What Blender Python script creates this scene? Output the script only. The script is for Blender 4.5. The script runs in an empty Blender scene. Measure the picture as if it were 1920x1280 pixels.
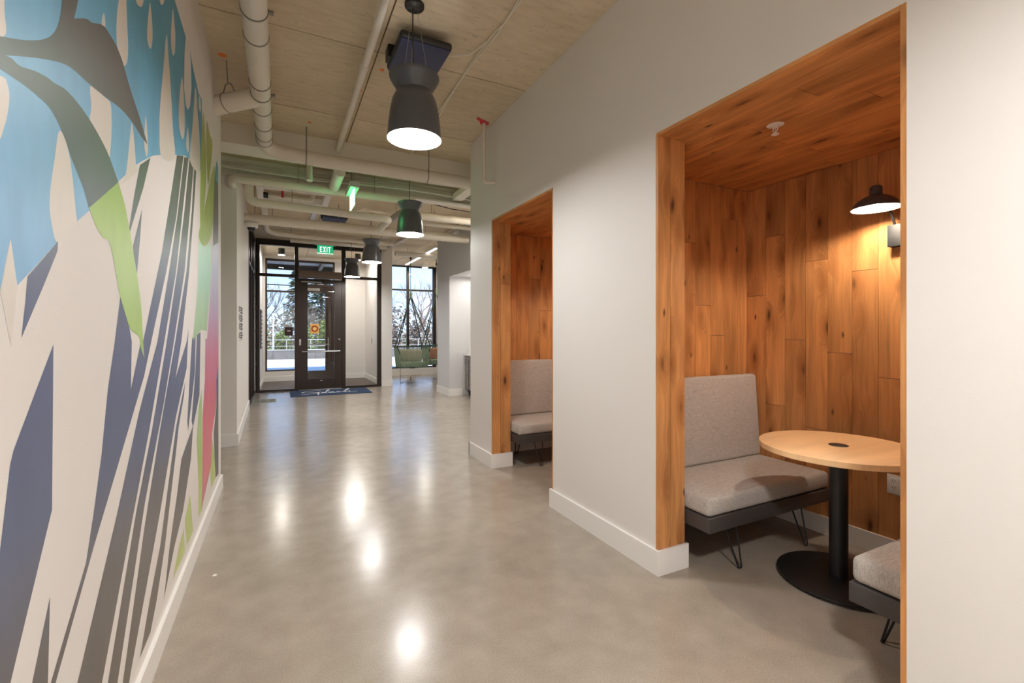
import bpy, bmesh, math, random
from mathutils import Vector, Matrix, noise
from mathutils.geometry import tessellate_polygon
random.seed(7)
SC = bpy.context.scene
COL = SC.collection

# ------------------------------------------------------------------ camera
cam = bpy.data.cameras.new('camera'); camo = bpy.data.objects.new('camera', cam); COL.objects.link(camo)
cam.sensor_width = 36.0; cam.lens = 36.0 * 868.0 / 1920.0
cam.shift_y = -19.0 / 1920.0
cam.clip_start = 0.02; cam.clip_end = 500
camo.location = (0, 0, 1.35)
camo.rotation_euler = (math.pi / 2, 0, -math.atan(435.6 / 868.0))
SC.camera = camo

# ------------------------------------------------------------------ sky, sun, exposure
SC.view_settings.view_transform = 'Standard'
SC.view_settings.look = 'None'
SC.view_settings.gamma = 1.0
SC.view_settings.use_curve_mapping = False
SC.view_settings.exposure = 1.27
try:
    SC.cycles.use_denoising = True
    SC.cycles.use_adaptive_sampling = False
    SC.cycles.max_bounces = 10
    SC.cycles.diffuse_bounces = 6
    SC.cycles.glossy_bounces = 4
    SC.cycles.transparent_max_bounces = 16
    SC.cycles.sample_clamp_indirect = 6.0
    SC.cycles.caustics_reflective = False
    SC.cycles.caustics_refractive = False
except Exception:
    pass

PEND_W = 48.0      # emission of the pendant diffusers
BULB_W = 350.0
world = bpy.data.worlds.new('sky'); SC.world = world; world.use_nodes = True
nt = world.node_tree; nt.nodes.clear()
wo = nt.nodes.new('ShaderNodeOutputWorld'); bg = nt.nodes.new('ShaderNodeBackground')
tc = nt.nodes.new('ShaderNodeTexCoord'); sx = nt.nodes.new('ShaderNodeSeparateXYZ')
rp = nt.nodes.new('ShaderNodeValToRGB')
rp.color_ramp.elements[0].position = 0.0; rp.color_ramp.elements[0].color = (0.50, 0.68, 0.95, 1)
rp.color_ramp.elements[1].position = 0.45; rp.color_ramp.elements[1].color = (0.14, 0.34, 0.82, 1)
nz = nt.nodes.new('ShaderNodeTexNoise'); nz.inputs['Scale'].default_value = 2.2; nz.inputs['Detail'].default_value = 6
mp = nt.nodes.new('ShaderNodeMapping'); mp.inputs['Scale'].default_value = (1, 1, 3.5)
cr = nt.nodes.new('ShaderNodeValToRGB')
cr.color_ramp.elements[0].position = 0.56; cr.color_ramp.elements[0].color = (0, 0, 0, 1)
cr.color_ramp.elements[1].position = 0.74; cr.color_ramp.elements[1].color = (.6, .6, .6, 1)
mx = nt.nodes.new('ShaderNodeMix'); mx.data_type = 'RGBA'
mx.inputs[7].default_value = (0.85, 0.88, 0.92, 1)
L = nt.links.new
L(tc.outputs['Generated'], sx.inputs[0]); L(sx.outputs['Z'], rp.inputs[0])
L(tc.outputs['Generated'], mp.inputs[0]); L(mp.outputs[0], nz.inputs['Vector']); L(nz.outputs[0], cr.inputs[0])
L(cr.outputs[0], mx.inputs[0]); L(rp.outputs[0], mx.inputs[6]); L(mx.outputs[2], bg.inputs[0])
bg.inputs[1].default_value = 1.05; L(bg.outputs[0], wo.inputs[0])

sun = bpy.data.lights.new('sun', 'SUN'); suno = bpy.data.objects.new('sun', sun); COL.objects.link(suno)
sun.energy = 3.0; sun.angle = 0.02; sun.color = (1.0, 0.95, 0.88)
suno.rotation_euler = (math.radians(24), 0, math.radians(-20))   # shines from behind the building towards the plaza

# ------------------------------------------------------------------ helpers
class MB:
    def __init__(s): s.v = []; s.f = []; s.m = []; s.sm = []
    def add(s, vs, fs, mi=0, smooth=False):
        o = len(s.v); s.v += [tuple(p) for p in vs]
        for f in fs: s.f.append([i + o for i in f]); s.m.append(mi); s.sm.append(smooth)
        return s
    def box(s, x0, x1, y0, y1, z0, z1, mi=0, b=0.0):
        if b <= 0:
            vs = [(x, y, z) for x in (x0, x1) for y in (y0, y1) for z in (z0, z1)]
            return s.add(vs, [(0, 1, 3, 2), (4, 6, 7, 5), (0, 4, 5, 1), (2, 3, 7, 6), (0, 2, 6, 4), (1, 5, 7, 3)], mi)
        bm = bmesh.new(); bmesh.ops.create_cube(bm, size=1)
        for v in bm.verts: v.co = Vector(((x0+x1)/2 + v.co.x*(x1-x0), (y0+y1)/2 + v.co.y*(y1-y0), (z0+z1)/2 + v.co.z*(z1-z0)))
        bmesh.ops.bevel(bm, geom=bm.edges[:] , offset=b, segments=3, affect='EDGES', profile=0.5)
        bm.verts.index_update()
        s.add([v.co[:] for v in bm.verts], [[v.index for v in f.verts] for f in bm.faces], mi, True); bm.free(); return s
    def prism(s, pts, axis, a0, a1, mi=0):
        # pts: 2D outline in the two other axes (x,y for z; x,z for y; y,z for x)
        def P(p, a):
            return (p[0], p[1], a) if axis == 'z' else (p[0], a, p[1]) if axis == 'y' else (a, p[0], p[1])
        n = len(pts); vs = [P(p, a0) for p in pts] + [P(p, a1) for p in pts]
        tris = tessellate_polygon([[Vector((p[0], p[1], 0)) for p in pts]])
        fs = [tuple(t) for t in tris] + [tuple(i + n for i in reversed(t)) for t in tris]
        fs += [(i, (i + 1) % n, (i + 1) % n + n, i + n) for i in range(n)]
        return s.add(vs, fs, mi)
    def flat(s, pts3, nrm=None, mi=0):
        tris = tessellate_polygon([[Vector(p) for p in pts3]])
        return s.add(pts3, [tuple(t) for t in tris], mi)
    def cyl(s, p0, p1, r, n=16, r1=None, mi=0, caps=True):
        p0 = Vector(p0); p1 = Vector(p1); d = (p1 - p0).normalized(); r1 = r if r1 is None else r1
        a = d.orthogonal().normalized(); b = d.cross(a); vs = []
        for p, rr in ((p0, r), (p1, r1)):
            for i in range(n):
                t = 2 * math.pi * i / n; vs.append(p + (a * math.cos(t) + b * math.sin(t)) * rr)
        s.add(vs, [(i, (i + 1) % n, (i + 1) % n + n, i + n) for i in range(n)], mi, True)
        if caps: s.add(vs, [tuple(reversed(range(n))), tuple(range(n, 2 * n))], mi)
        return s
    def tube(s, pts, r, n=10, mi=0, caps=True):
        P = [Vector(p) for p in pts]; d0 = (P[1] - P[0]).normalized(); a = d0.orthogonal().normalized(); vs = []
        for k, p in enumerate(P):
            d = (P[min(k + 1, len(P) - 1)] - P[max(k - 1, 0)]).normalized()
            a = (a - d * a.dot(d)).normalized(); b = d.cross(a)
            rr = r[k] if isinstance(r, (list, tuple)) else r
            for i in range(n):
                t = 2 * math.pi * i / n; vs.append(p + (a * math.cos(t) + b * math.sin(t)) * rr)
        fs = []
        for k in range(len(P) - 1):
            fs += [(k*n + i, k*n + (i + 1) % n, (k+1)*n + (i + 1) % n, (k+1)*n + i) for i in range(n)]
        s.add(vs, fs, mi, True)
        if caps: s.add(vs, [tuple(reversed(range(n))), tuple(range((len(P)-1)*n, len(P)*n))], mi)
        return s
    def lathe(s, prof, c, n=32, mi=0, axis='z', close=False):
        vs = []
        for r, z in prof:
            for i in range(n):
                t = 2 * math.pi * i / n
                q = (r*math.cos(t), r*math.sin(t), z)
                if axis == 'x': q = (z, q[0], q[1])
                if axis == 'y': q = (q[0], z, q[1])
                vs.append((c[0] + q[0], c[1] + q[1], c[2] + q[2]))
        fs = []
        for k in range(len(prof) - 1):
            fs += [(k*n + i, k*n + (i + 1) % n, (k+1)*n + (i + 1) % n, (k+1)*n + i) for i in range(n)]
        return s.add(vs, fs, mi, True)
    def build(s, name, mat, parent=None, org=None, rot=None):
        me = bpy.data.meshes.new(name)
        if org is None:
            org = (0, 0, 0)
            if parent is not None:
                o = parent; w = Vector((0, 0, 0))
                while o is not None: w += o.location; o = o.parent
                org = w[:]
            sh = org
        else: sh = org
        me.from_pydata([(x - sh[0], y - sh[1], z - sh[2]) for x, y, z in s.v], [], s.f)
        mats = mat if isinstance(mat, (list, tuple)) else [mat]
        for m in mats: me.materials.append(m)
        me.polygons.foreach_set('material_index', s.m)
        me.polygons.foreach_set('use_smooth', s.sm)
        if any(s.sm):
            try: me.set_sharp_from_angle(angle=math.radians(38))
            except Exception: pass
        me.validate(); me.update()
        o = bpy.data.objects.new(name, me); COL.objects.link(o)
        if parent is not None: o.parent = parent
        if parent is None and org is not None: o.location = sh
        return o

def elbow(p0, c, p1, r, n=8):
    """points along a bend from p0 towards corner c to p1, with corner radius r"""
    p0, c, p1 = Vector(p0), Vector(c), Vector(p1)
    a = c + (p0 - c).normalized() * r; b = c + (p1 - c).normalized() * r
    out = [p0]
    for i in range(n + 1):
        t = i / n; out.append(a * (1-t)**2 + c * 2*t*(1-t) + b * t*t)
    out.append(p1); return out

def catmull(pts, n=5, closed=True):
    out = []; N = len(pts)
    for i in range(N):
        p0, p1, p2, p3 = pts[(i-1) % N], pts[i], pts[(i+1) % N], pts[(i+2) % N]
        if p1 == p2: continue
        if p0 == p1: p0 = (2*p1[0]-p2[0], 2*p1[1]-p2[1])
        if p3 == p2: p3 = (2*p2[0]-p1[0], 2*p2[1]-p1[1])
        for k in range(n):
            t = k / n
            out.append(tuple(0.5*((2*p1[j]) + (-p0[j]+p2[j])*t + (2*p0[j]-5*p1[j]+4*p2[j]-p3[j])*t*t + (-p0[j]+3*p1[j]-3*p2[j]+p3[j])*t**3) for j in (0, 1)))
    return out

def tag(o, label, cat, group=None, kind=None):
    o['label'] = label; o['category'] = cat
    if group: o['group'] = group
    if kind: o['kind'] = kind
    return o
def thing(name, loc, label, cat, group=None):
    o = bpy.data.objects.new(name, None); COL.objects.link(o); o.location = loc; o.empty_display_size = 0.1
    return tag(o, label, cat, group)
def struct(o): o['kind'] = 'structure'; return o
def dup(o, parent=None):
    c = o.copy(); COL.objects.link(c); c.parent = parent
    for ch in list(o.children): dup(ch, c)
    return c

# ------------------------------------------------------------------ materials
MATS = {}
def lin(r, g, b):
    f = lambda c: (c/255/12.92) if c/255 <= .04045 else ((c/255+.055)/1.055)**2.4
    return (f(r), f(g), f(b), 1)
def mat(name, col, rough=.5, metal=0, noise_amt=0.0, noise_scale=8.0, bump=0.0, bump_scale=60.0, spec=.5, emit=None, es=0, coat=0, stretch=None):
    m = bpy.data.materials.new(name); m.use_nodes = True; n = m.node_tree.nodes; l = m.node_tree.links.new
    p = n['Principled BSDF']; p.inputs['Base Color'].default_value = col; p.inputs['Roughness'].default_value = rough
    p.inputs['Metallic'].default_value = metal; p.inputs['Specular IOR Level'].default_value = spec
    p.inputs['Coat Weight'].default_value = coat
    if emit: p.inputs['Emission Color'].default_value = emit; p.inputs['Emission Strength'].default_value = es
    if noise_amt or bump:
        t = n.new('ShaderNodeTexCoord'); mpn = n.new('ShaderNodeMapping'); l(t.outputs['Object'], mpn.inputs[0])
        if stretch: mpn.inputs['Scale'].default_value = stretch
    if noise_amt:
        z = n.new('ShaderNodeTexNoise'); z.inputs['Scale'].default_value = noise_scale; z.inputs['Detail'].default_value = 5
        l(mpn.outputs[0], z.inputs['Vector'])
        r = n.new('ShaderNodeMapRange'); r.inputs[1].default_value = .3; r.inputs[2].default_value = .7
        r.inputs[3].default_value = 1 - noise_amt; r.inputs[4].default_value = 1 + noise_amt; l(z.outputs[0], r.inputs[0])
        h = n.new('ShaderNodeHueSaturation'); h.inputs['Color'].default_value = col; l(r.outputs[0], h.inputs['Value']); l(h.outputs[0], p.inputs['Base Color'])
    if bump:
        z = n.new('ShaderNodeTexNoise'); z.inputs['Scale'].default_value = bump_scale; z.inputs['Detail'].default_value = 4
        l(mpn.outputs[0], z.inputs['Vector'])
        b = n.new('ShaderNodeBump'); b.inputs['Strength'].default_value = bump; b.inputs['Distance'].default_value = .01
        l(z.outputs[0], b.inputs['Height']); l(b.outputs[0], p.inputs['Normal'])
    MATS[name] = m; return m

M_wall = mat('white_wall_paint', lin(224, 220, 216), .55, bump=.08, bump_scale=220, noise_amt=.012, noise_scale=1.5)
M_grey_wall = mat('grey_wall_paint', lin(208, 207, 209), .6, bump=.08, bump_scale=220)
M_trim = mat('white_trim_paint', lin(232, 230, 227), .35)
M_duct = mat('painted_duct', lin(220, 213, 200), .45, noise_amt=.03, noise_scale=6)
M_beam = mat('painted_beam', lin(226, 220, 208), .6, noise_amt=.03, noise_scale=3)
M_black = mat('black_metal', lin(32, 31, 32), .4, noise_amt=.05)
M_frame = mat('dark_bronze_frame', lin(50, 38, 32), .38, metal=.3, noise_amt=.05)
M_navy = mat('navy_enclosure', lin(38, 46, 84), .45)
M_steel = mat('brushed_steel', lin(190, 190, 188), .3, metal=1)
M_glass = None
M_charcoal = mat('charcoal_lampshade', lin(84, 85, 89), .28, noise_amt=.04)
M_diff = mat('lit_diffuser', (1, 1, 1, 1), .5, emit=(1, .98, .955, 1), es=PEND_W)
M_diff2 = mat('added_pendant_glow', (1, 1, 1, 1), .5, emit=(1, .98, .955, 1), es=PEND_W * 1.7)  # stronger emission for the pendants added behind the viewer
M_bulb = mat('lit_bulb', (1, 1, 1, 1), .5, emit=(1, .83, .66, 1), es=BULB_W)
M_white_plastic = mat('white_plastic', lin(232, 230, 226), .3)
M_orange = mat('orange_marking', lin(225, 120, 60), .8)
M_red = mat('red_marking', lin(200, 60, 70), .8)
M_exit = mat('lit_green_acrylic', lin(20, 120, 70), .3, emit=(.01, .30, .13, 1), es=.55)
M_exit2 = mat('bright_green_acrylic', lin(20, 150, 90), .3, emit=(.09, .80, .24, 1), es=4)
M_exitw = mat('lit_white_lettering', lin(235, 255, 240), .4, emit=(.75, 1, .85, 1), es=.6)
M_plaza = mat('plaza_concrete', lin(214, 212, 208), .8, noise_amt=.05)
M_block = mat('grey_stone_block', lin(118, 114, 108), .85, noise_amt=.15, noise_scale=3)

def mix(n, l, fac, a, b, blend='MIX'):
    x = n.new('ShaderNodeMix'); x.data_type = 'RGBA'; x.blend_type = blend
    for s_, v in ((0, fac), (6, a), (7, b)):
        if hasattr(v, 'is_linked') or hasattr(v, 'links'): l(v, x.inputs[s_])
        else: x.inputs[s_].default_value = v
    return x.outputs[2]

def glass_mat(name, tint=(1, 1, 1, 1), refl=1.0):
    m = bpy.data.materials.new(name); m.use_nodes = True; n = m.node_tree.nodes; l = m.node_tree.links.new; n.clear()
    o = n.new('ShaderNodeOutputMaterial'); mxs = n.new('ShaderNodeMixShader'); t = n.new('ShaderNodeBsdfTransparent'); g = n.new('ShaderNodeBsdfGlossy')
    t.inputs[0].default_value = tint; g.inputs['Roughness'].default_value = 0.0
    fr = n.new('ShaderNodeFresnel'); fr.inputs[0].default_value = 1.45
    l(fr.outputs[0], mxs.inputs[0]); l(t.outputs[0], mxs.inputs[1]); l(g.outputs[0], mxs.inputs[2]); l(mxs.outputs[0], o.inputs[0])
    return m
M_glass = glass_mat('clear_glass', (.96, .97, .97, 1))
M_tint = glass_mat('tinted_glass', (.35, .38, .45, 1))

def wood_mat(name, along, base=(0.64, 0.295, 0.105), knots=True, contrast=1.0):
    m = bpy.data.materials.new(name); m.use_nodes = True; n = m.node_tree.nodes; l = m.node_tree.links.new
    p = n['Principled BSDF']; p.inputs['Roughness'].default_value = .48; p.inputs['Specular IOR Level'].default_value = .35
    t = n.new('ShaderNodeTexCoord'); s = n.new('ShaderNodeSeparateXYZ'); l(t.outputs['Object'], s.inputs[0])
    oi = n.new('ShaderNodeObjectInfo')
    def M(op, a, b=None, c=None):
        x = n.new('ShaderNodeMath'); x.operation = op
        for i, v in enumerate((a, b, c)):
            if v is None: continue
            if hasattr(v, 'links'): l(v, x.inputs[i])
            else: x.inputs[i].default_value = v
        return x.outputs[0]
    X, Y, Z = s.outputs
    if along == 'z': cross = M('ADD', X, Y); ln = Z
    elif along == 'y': cross = X; ln = Y
    else: cross = Y; ln = X
    rnd = oi.outputs['Random']
    cr_ = M('ADD', cross, M('MULTIPLY', rnd, 37.3)); ln_ = M('ADD', ln, M('MULTIPLY', rnd, 91.7))
    def vec(a, b):
        c = n.new('ShaderNodeCombineXYZ'); l(a, c.inputs[0]); l(b, c.inputs[1]); return c.outputs[0]
    # knots: sparse cells
    wob = n.new('ShaderNodeTexNoise'); wob.inputs['Scale'].default_value = 3.0; wob.inputs['Detail'].default_value = 2
    l(vec(cr_, M('MULTIPLY', ln_, .6)), wob.inputs['Vector'])
    crw = M('ADD', cr_, M('MULTIPLY', M('SUBTRACT', wob.outputs[0], .5), .06))
    vo = n.new('ShaderNodeTexVoronoi'); vo.inputs['Scale'].default_value = 1.0; vo.inputs['Randomness'].default_value = .9
    l(vec(M('MULTIPLY', crw, 9.0), M('MULTIPLY', ln_, 3.0)), vo.inputs['Vector'])
    dist = vo.outputs['Distance']
    hs = n.new('ShaderNodeSeparateColor'); l(vo.outputs['Color'], hs.inputs[0])
    sel = n.new('ShaderNodeMapRange'); l(hs.outputs[0], sel.inputs[0]); sel.inputs[1].default_value = .05; sel.inputs[2].default_value = .35
    def spot(r0, r1):
        q = n.new('ShaderNodeMapRange'); l(dist, q.inputs[0]); q.inputs[1].default_value = r0; q.inputs[2].default_value = r1
        q.inputs[3].default_value = 1; q.inputs[4].default_value = 0; q.interpolation_type = 'SMOOTHSTEP'
        return M('MULTIPLY', q.outputs[0], sel.outputs[0])
    core = spot(.05, .20); halo = spot(.08, .62)
    vo2 = n.new('ShaderNodeTexVoronoi'); vo2.inputs['Scale'].default_value = 1.0; vo2.inputs['Randomness'].default_value = 1.0
    l(vec(M('MULTIPLY', crw, 15.0), M('MULTIPLY', ln_, 5.5)), vo2.inputs['Vector'])
    hs2 = n.new('ShaderNodeSeparateColor'); l(vo2.outputs['Color'], hs2.inputs[0])
    q2 = n.new('ShaderNodeMapRange'); l(vo2.outputs['Distance'], q2.inputs[0]); q2.inputs[1].default_value = .05; q2.inputs[2].default_value = .17
    q2.inputs[3].default_value = 1; q2.inputs[4].default_value = 0
    core = M('MAXIMUM', core, M('MULTIPLY', q2.outputs[0], M('GREATER_THAN', hs2.outputs[1], .72)))
    # grain
    g1 = n.new('ShaderNodeTexNoise'); g1.inputs['Scale'].default_value = 1; g1.inputs['Detail'].default_value = 6; g1.inputs['Distortion'].default_value = .4
    l(vec(M('ADD', M('MULTIPLY', crw, 75), M('MULTIPLY', halo, 6)), M('MULTIPLY', ln_, 2.2)), g1.inputs['Vector'])
    g2 = n.new('ShaderNodeTexNoise'); g2.inputs['Scale'].default_value = 1; g2.inputs['Detail'].default_value = 4
    l(vec(M('MULTIPLY', crw, 15), M('MULTIPLY', ln_, 1.3)), g2.inputs['Vector'])
    g3 = n.new('ShaderNodeTexNoise'); g3.inputs['Scale'].default_value = 1; g3.inputs['Detail'].default_value = 2
    l(vec(M('MULTIPLY', cr_, 4), M('MULTIPLY', ln_, .8)), g3.inputs['Vector'])
    ramp = n.new('ShaderNodeValToRGB'); e = ramp.color_ramp.elements
    b = Vector(base)
    e[0].position = .30; e[0].color = (*(b * (1 - .52*contrast)), 1); e[1].position = .68; e[1].color = (*(b * (1 + .28*contrast)), 1)
    k = M('ADD', M('MULTIPLY', g1.outputs[0], .35), M('ADD', M('MULTIPLY', g2.outputs[0], .40), M('MULTIPLY', g3.outputs[0], .25)))
    l(k, ramp.inputs[0])
    # per plank tone
    hsv = n.new('ShaderNodeHueSaturation'); l(ramp.outputs[0], hsv.inputs['Color'])
    tone = n.new('ShaderNodeMapRange'); l(rnd, tone.inputs[0]); tone.inputs[3].default_value = .84; tone.inputs[4].default_value = 1.12
    l(tone.outputs[0], hsv.inputs['Value'])
    c1 = mix(n, l, M('MULTIPLY', halo, .72 if knots else 0.0), hsv.outputs[0], (b.x*.42, b.y*.32, b.z*.26, 1))
    c2 = mix(n, l, M('MULTIPLY', core, .9 if knots else 0.0), c1, (.035, .014, .007, 1))
    l(c2, p.inputs['Base Color'])
    bp = n.new('ShaderNodeBump'); bp.inputs['Strength'].default_value = .12; bp.inputs['Distance'].default_value = .004
    l(M('SUBTRACT', g1.outputs[0], core), bp.inputs['Height']); l(bp.outputs[0], p.inputs['Normal'])
    return m
W_z = wood_mat('oak_plank_upright', 'z'); W_y = wood_mat('oak_plank_lengthwise', 'y'); W_x = wood_mat('oak_across', 'x')
M_ply = wood_mat('pale_maple', 'x', base=(.86, .58, .31), knots=False, contrast=.35)

def concrete_floor():
    m = bpy.data.materials.new('polished_concrete'); m.use_nodes = True; n = m.node_tree.nodes; l = m.node_tree.links.new
    p = n['Principled BSDF']; t = n.new('ShaderNodeTexCoord')
    def N(sc, d, st=None):
        z = n.new('ShaderNodeTexNoise'); z.inputs['Scale'].default_value = sc; z.inputs['Detail'].default_value = d
        if st:
            q = n.new('ShaderNodeMapping'); q.inputs['Scale'].default_value = st; l(t.outputs['Object'], q.inputs[0]); l(q.outputs[0], z.inputs['Vector'])
        else: l(t.outputs['Object'], z.inputs['Vector'])
        return z.outputs[0]
    a = N(.9, 6, (1, .8, 1)); b = N(7, 8); c = N(160, 3)
    r = n.new('ShaderNodeValToRGB'); r.color_ramp.elements[0].position = .32; r.color_ramp.elements[0].color = lin(136, 126, 114)
    r.color_ramp.elements[1].position = .68; r.color_ramp.elements[1].color = lin(178, 167, 153)
    def M(op, x_, y_):
        x = n.new('ShaderNodeMath'); x.operation = op
        for i, v in enumerate((x_, y_)):
            if hasattr(v, 'links'): l(v, x.inputs[i])
            else: x.inputs[i].default_value = v
        return x.outputs[0]
    l(M('ADD', M('MULTIPLY', a, .34), M('ADD', M('MULTIPLY', b, .26), M('MULTIPLY', c, .40))), r.inputs[0]); l(r.outputs[0], p.inputs['Base Color'])
    rr = n.new('ShaderNodeMapRange'); l(M('ADD', M('MULTIPLY', a, .5), M('MULTIPLY', b, .5)), rr.inputs[0]); rr.inputs[1].default_value = .3; rr.inputs[2].default_value = .7
    rr.inputs[3].default_value = .17; rr.inputs[4].default_value = .25; l(rr.outputs[0], p.inputs['Roughness'])
    p.inputs['Specular IOR Level'].default_value = .40
    bp = n.new('ShaderNodeBump'); bp.inputs['Strength'].default_value = .05; bp.inputs['Distance'].default_value = .01
    l(b, bp.inputs['Height']); l(bp.outputs[0], p.inputs['Normal'])
    return m
M_floor = concrete_floor()
def concrete_ceiling():
    m = bpy.data.materials.new('board_cast_concrete'); m.use_nodes = True; n = m.node_tree.nodes; l = m.node_tree.links.new
    p = n['Principled BSDF']; p.inputs['Roughness'].default_value = .8; t = n.new('ShaderNodeTexCoord'); oi = n.new('ShaderNodeObjectInfo')
    def N(sc, d, st):
        z = n.new('ShaderNodeTexNoise'); z.inputs['Scale'].default_value = sc; z.inputs['Detail'].default_value = d
        q = n.new('ShaderNodeMapping'); q.inputs['Scale'].default_value = st; l(t.outputs['Object'], q.inputs[0]); l(q.outputs[0], z.inputs['Vector']); return z.outputs[0]
    a = N(1.2, 6, (1, 1, 1)); b = N(5, 6, (1, 4, 1)); c = N(9, 8, (1.8, 4, 1))
    r = n.new('ShaderNodeValToRGB'); r.color_ramp.elements[0].position = .32; r.color_ramp.elements[0].color = lin(198, 181, 152)
    r.color_ramp.elements[1].position = .66; r.color_ramp.elements[1].color = lin(222, 207, 180)
    ad = n.new('ShaderNodeMath'); ad.operation = 'MULTIPLY_ADD'; l(a, ad.inputs[0]); ad.inputs[1].default_value = .5
    bb = n.new('ShaderNodeMath'); bb.operation = 'MULTIPLY'; l(b, bb.inputs[0]); bb.inputs[1].default_value = .5; l(bb.outputs[0], ad.inputs[2])
    l(ad.outputs[0], r.inputs[0])
    st = n.new('ShaderNodeMapRange'); l(c, st.inputs[0]); st.inputs[1].default_value = .60; st.inputs[2].default_value = .70; st.inputs[3].default_value = 0; st.inputs[4].default_value = .22
    c1 = mix(n, l, st.outputs[0], r.outputs[0], lin(84, 72, 54)); 
    h = n.new('ShaderNodeHueSaturation'); l(c1, h.inputs['Color']); q = n.new('ShaderNodeMapRange'); l(oi.outputs['Random'], q.inputs[0]); q.inputs[3].default_value = .93; q.inputs[4].default_value = 1.06
    l(q.outputs[0], h.inputs['Value']); l(h.outputs[0], p.inputs['Base Color'])
    bp = n.new('ShaderNodeBump'); bp.inputs['Strength'].default_value = .15; bp.inputs['Distance'].default_value = .01; l(c, bp.inputs['Height']); l(bp.outputs[0], p.inputs['Normal'])
    return m
M_ceil = concrete_ceiling()
def fabric_mat():
    m = bpy.data.materials.new('heathered_grey_fabric'); m.use_nodes = True; n = m.node_tree.nodes; l = m.node_tree.links.new
    p = n['Principled BSDF']; p.inputs['Roughness'].default_value = .9; p.inputs['Sheen Weight'].default_value = .15; p.inputs['Specular IOR Level'].default_value = .15
    t = n.new('ShaderNodeTexCoord')
    def N(st):
        z = n.new('ShaderNodeTexNoise'); z.inputs['Scale'].default_value = 1; z.inputs['Detail'].default_value = 3
        q = n.new('ShaderNodeMapping'); q.inputs['Scale'].default_value = st; l(t.outputs['Object'], q.inputs[0]); l(q.outputs[0], z.inputs['Vector']); return z.outputs[0]
    a = N((30, 260, 500)); b = N((500, 260, 40))
    x = n.new('ShaderNodeMath'); x.operation = 'ADD'; l(a, x.inputs[0]); l(b, x.inputs[1])
    r = n.new('ShaderNodeMapRange'); l(x.outputs[0], r.inputs[0]); r.inputs[1].default_value = .7; r.inputs[2].default_value = 1.3
    r.inputs[3].default_value = 0; r.inputs[4].default_value = 1
    c = mix(n, l, r.outputs[0], lin(156, 151, 146), lin(204, 198, 191)); l(c, p.inputs['Base Color'])
    bp = n.new('ShaderNodeBump'); bp.inputs['Strength'].default_value = .35; bp.inputs['Distance'].default_value = .002; l(x.outputs[0], bp.inputs['Height']); l(bp.outputs[0], p.inputs['Normal'])
    return m
M_fab = fabric_mat()

def mural_mat(name, stops, rough=.40, brush=.10):
    m = bpy.data.materials.new(name); m.use_nodes = True; n = m.node_tree.nodes; l = m.node_tree.links.new
    p = n['Principled BSDF']; p.inputs['Roughness'].default_value = rough
    g = n.new('ShaderNodeNewGeometry'); s = n.new('ShaderNodeSeparateXYZ'); l(g.outputs['Position'], s.inputs[0])
    q = n.new('ShaderNodeMapRange'); l(s.outputs['Z'], q.inputs[0]); q.inputs[1].default_value = 0; q.inputs[2].default_value = 3.4
    r = n.new('ShaderNodeValToRGB'); l(q.outputs[0], r.inputs[0]); els = r.color_ramp.elements
    while len(els) < len(stops): els.new(.5)
    for e, (z, c) in zip(els, stops): e.position = z / 3.4; e.color = lin(*c)
    z = n.new('ShaderNodeTexNoise'); z.inputs['Scale'].default_value = 1; z.inputs['Detail'].default_value = 6
    mpn = n.new('ShaderNodeMapping'); mpn.inputs['Scale'].default_value = (1, 9, 4); l(g.outputs['Position'], mpn.inputs[0]); l(mpn.outputs[0], z.inputs['Vector'])
    mr = n.new('ShaderNodeMapRange'); l(z.outputs[0], mr.inputs[0]); mr.inputs[1].default_value = .3; mr.inputs[2].default_value = .7; mr.inputs[3].default_value = 1-brush; mr.inputs[4].default_value = 1+brush
    h = n.new('ShaderNodeHueSaturation'); l(r.outputs[0], h.inputs['Color']); l(mr.outputs[0], h.inputs['Value']); l(h.outputs[0], p.inputs['Base Color'])
    return m
MU = {
 'blue': mural_mat('mural_blue', [(1.2, (136, 178, 216)), (1.9, (116, 178, 214)), (2.6, (78, 158, 190)), (3.3, (60, 138, 170))]),  # wall glare painted into the colour: blue grows lighter towards the bottom
 'paint': mural_mat('mural_white', [(0, (218, 212, 204)), (3.3, (216, 209, 198))], brush=.02),
 'dark': mural_mat('mural_dark', [(.15, (104, 96, 86)), (.65, (102, 98, 98)), (.95, (92, 102, 130)), (1.35, (100, 108, 140)), (1.7, (82, 98, 104)), (1.9, (70, 94, 78)), (2.1, (88, 88, 84)), (2.4, (92, 88, 86))], brush=.07),
 'leaf': mural_mat('mural_leaf', [(1.2, (165, 200, 110)), (1.5, (176, 208, 128)), (1.75, (152, 190, 84)), (2.0, (140, 182, 72))], brush=.06),
 'green': mural_mat('mural_green', [(1.3, (150, 196, 140)), (1.6, (128, 176, 92)), (2.0, (146, 176, 64)), (2.8, (170, 176, 90))], brush=.08),
 'teal': mural_mat('mural_pale_green', [(1.1, (150, 190, 130)), (1.5, (170, 206, 170)), (1.7, (160, 212, 185))], brush=.06),
 'pink': mural_mat('mural_pink', [(.1, (206, 128, 138)), (.7, (214, 110, 124)), (1.15, (206, 120, 150)), (1.5, (196, 170, 205)), (1.8, (180, 190, 215))], brush=.06),
 'pale': mural_mat('mural_lime', [(.1, (196, 208, 130)), (.5, (176, 196, 104)), (1.0, (158, 196, 146))], brush=.08),
}
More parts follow.
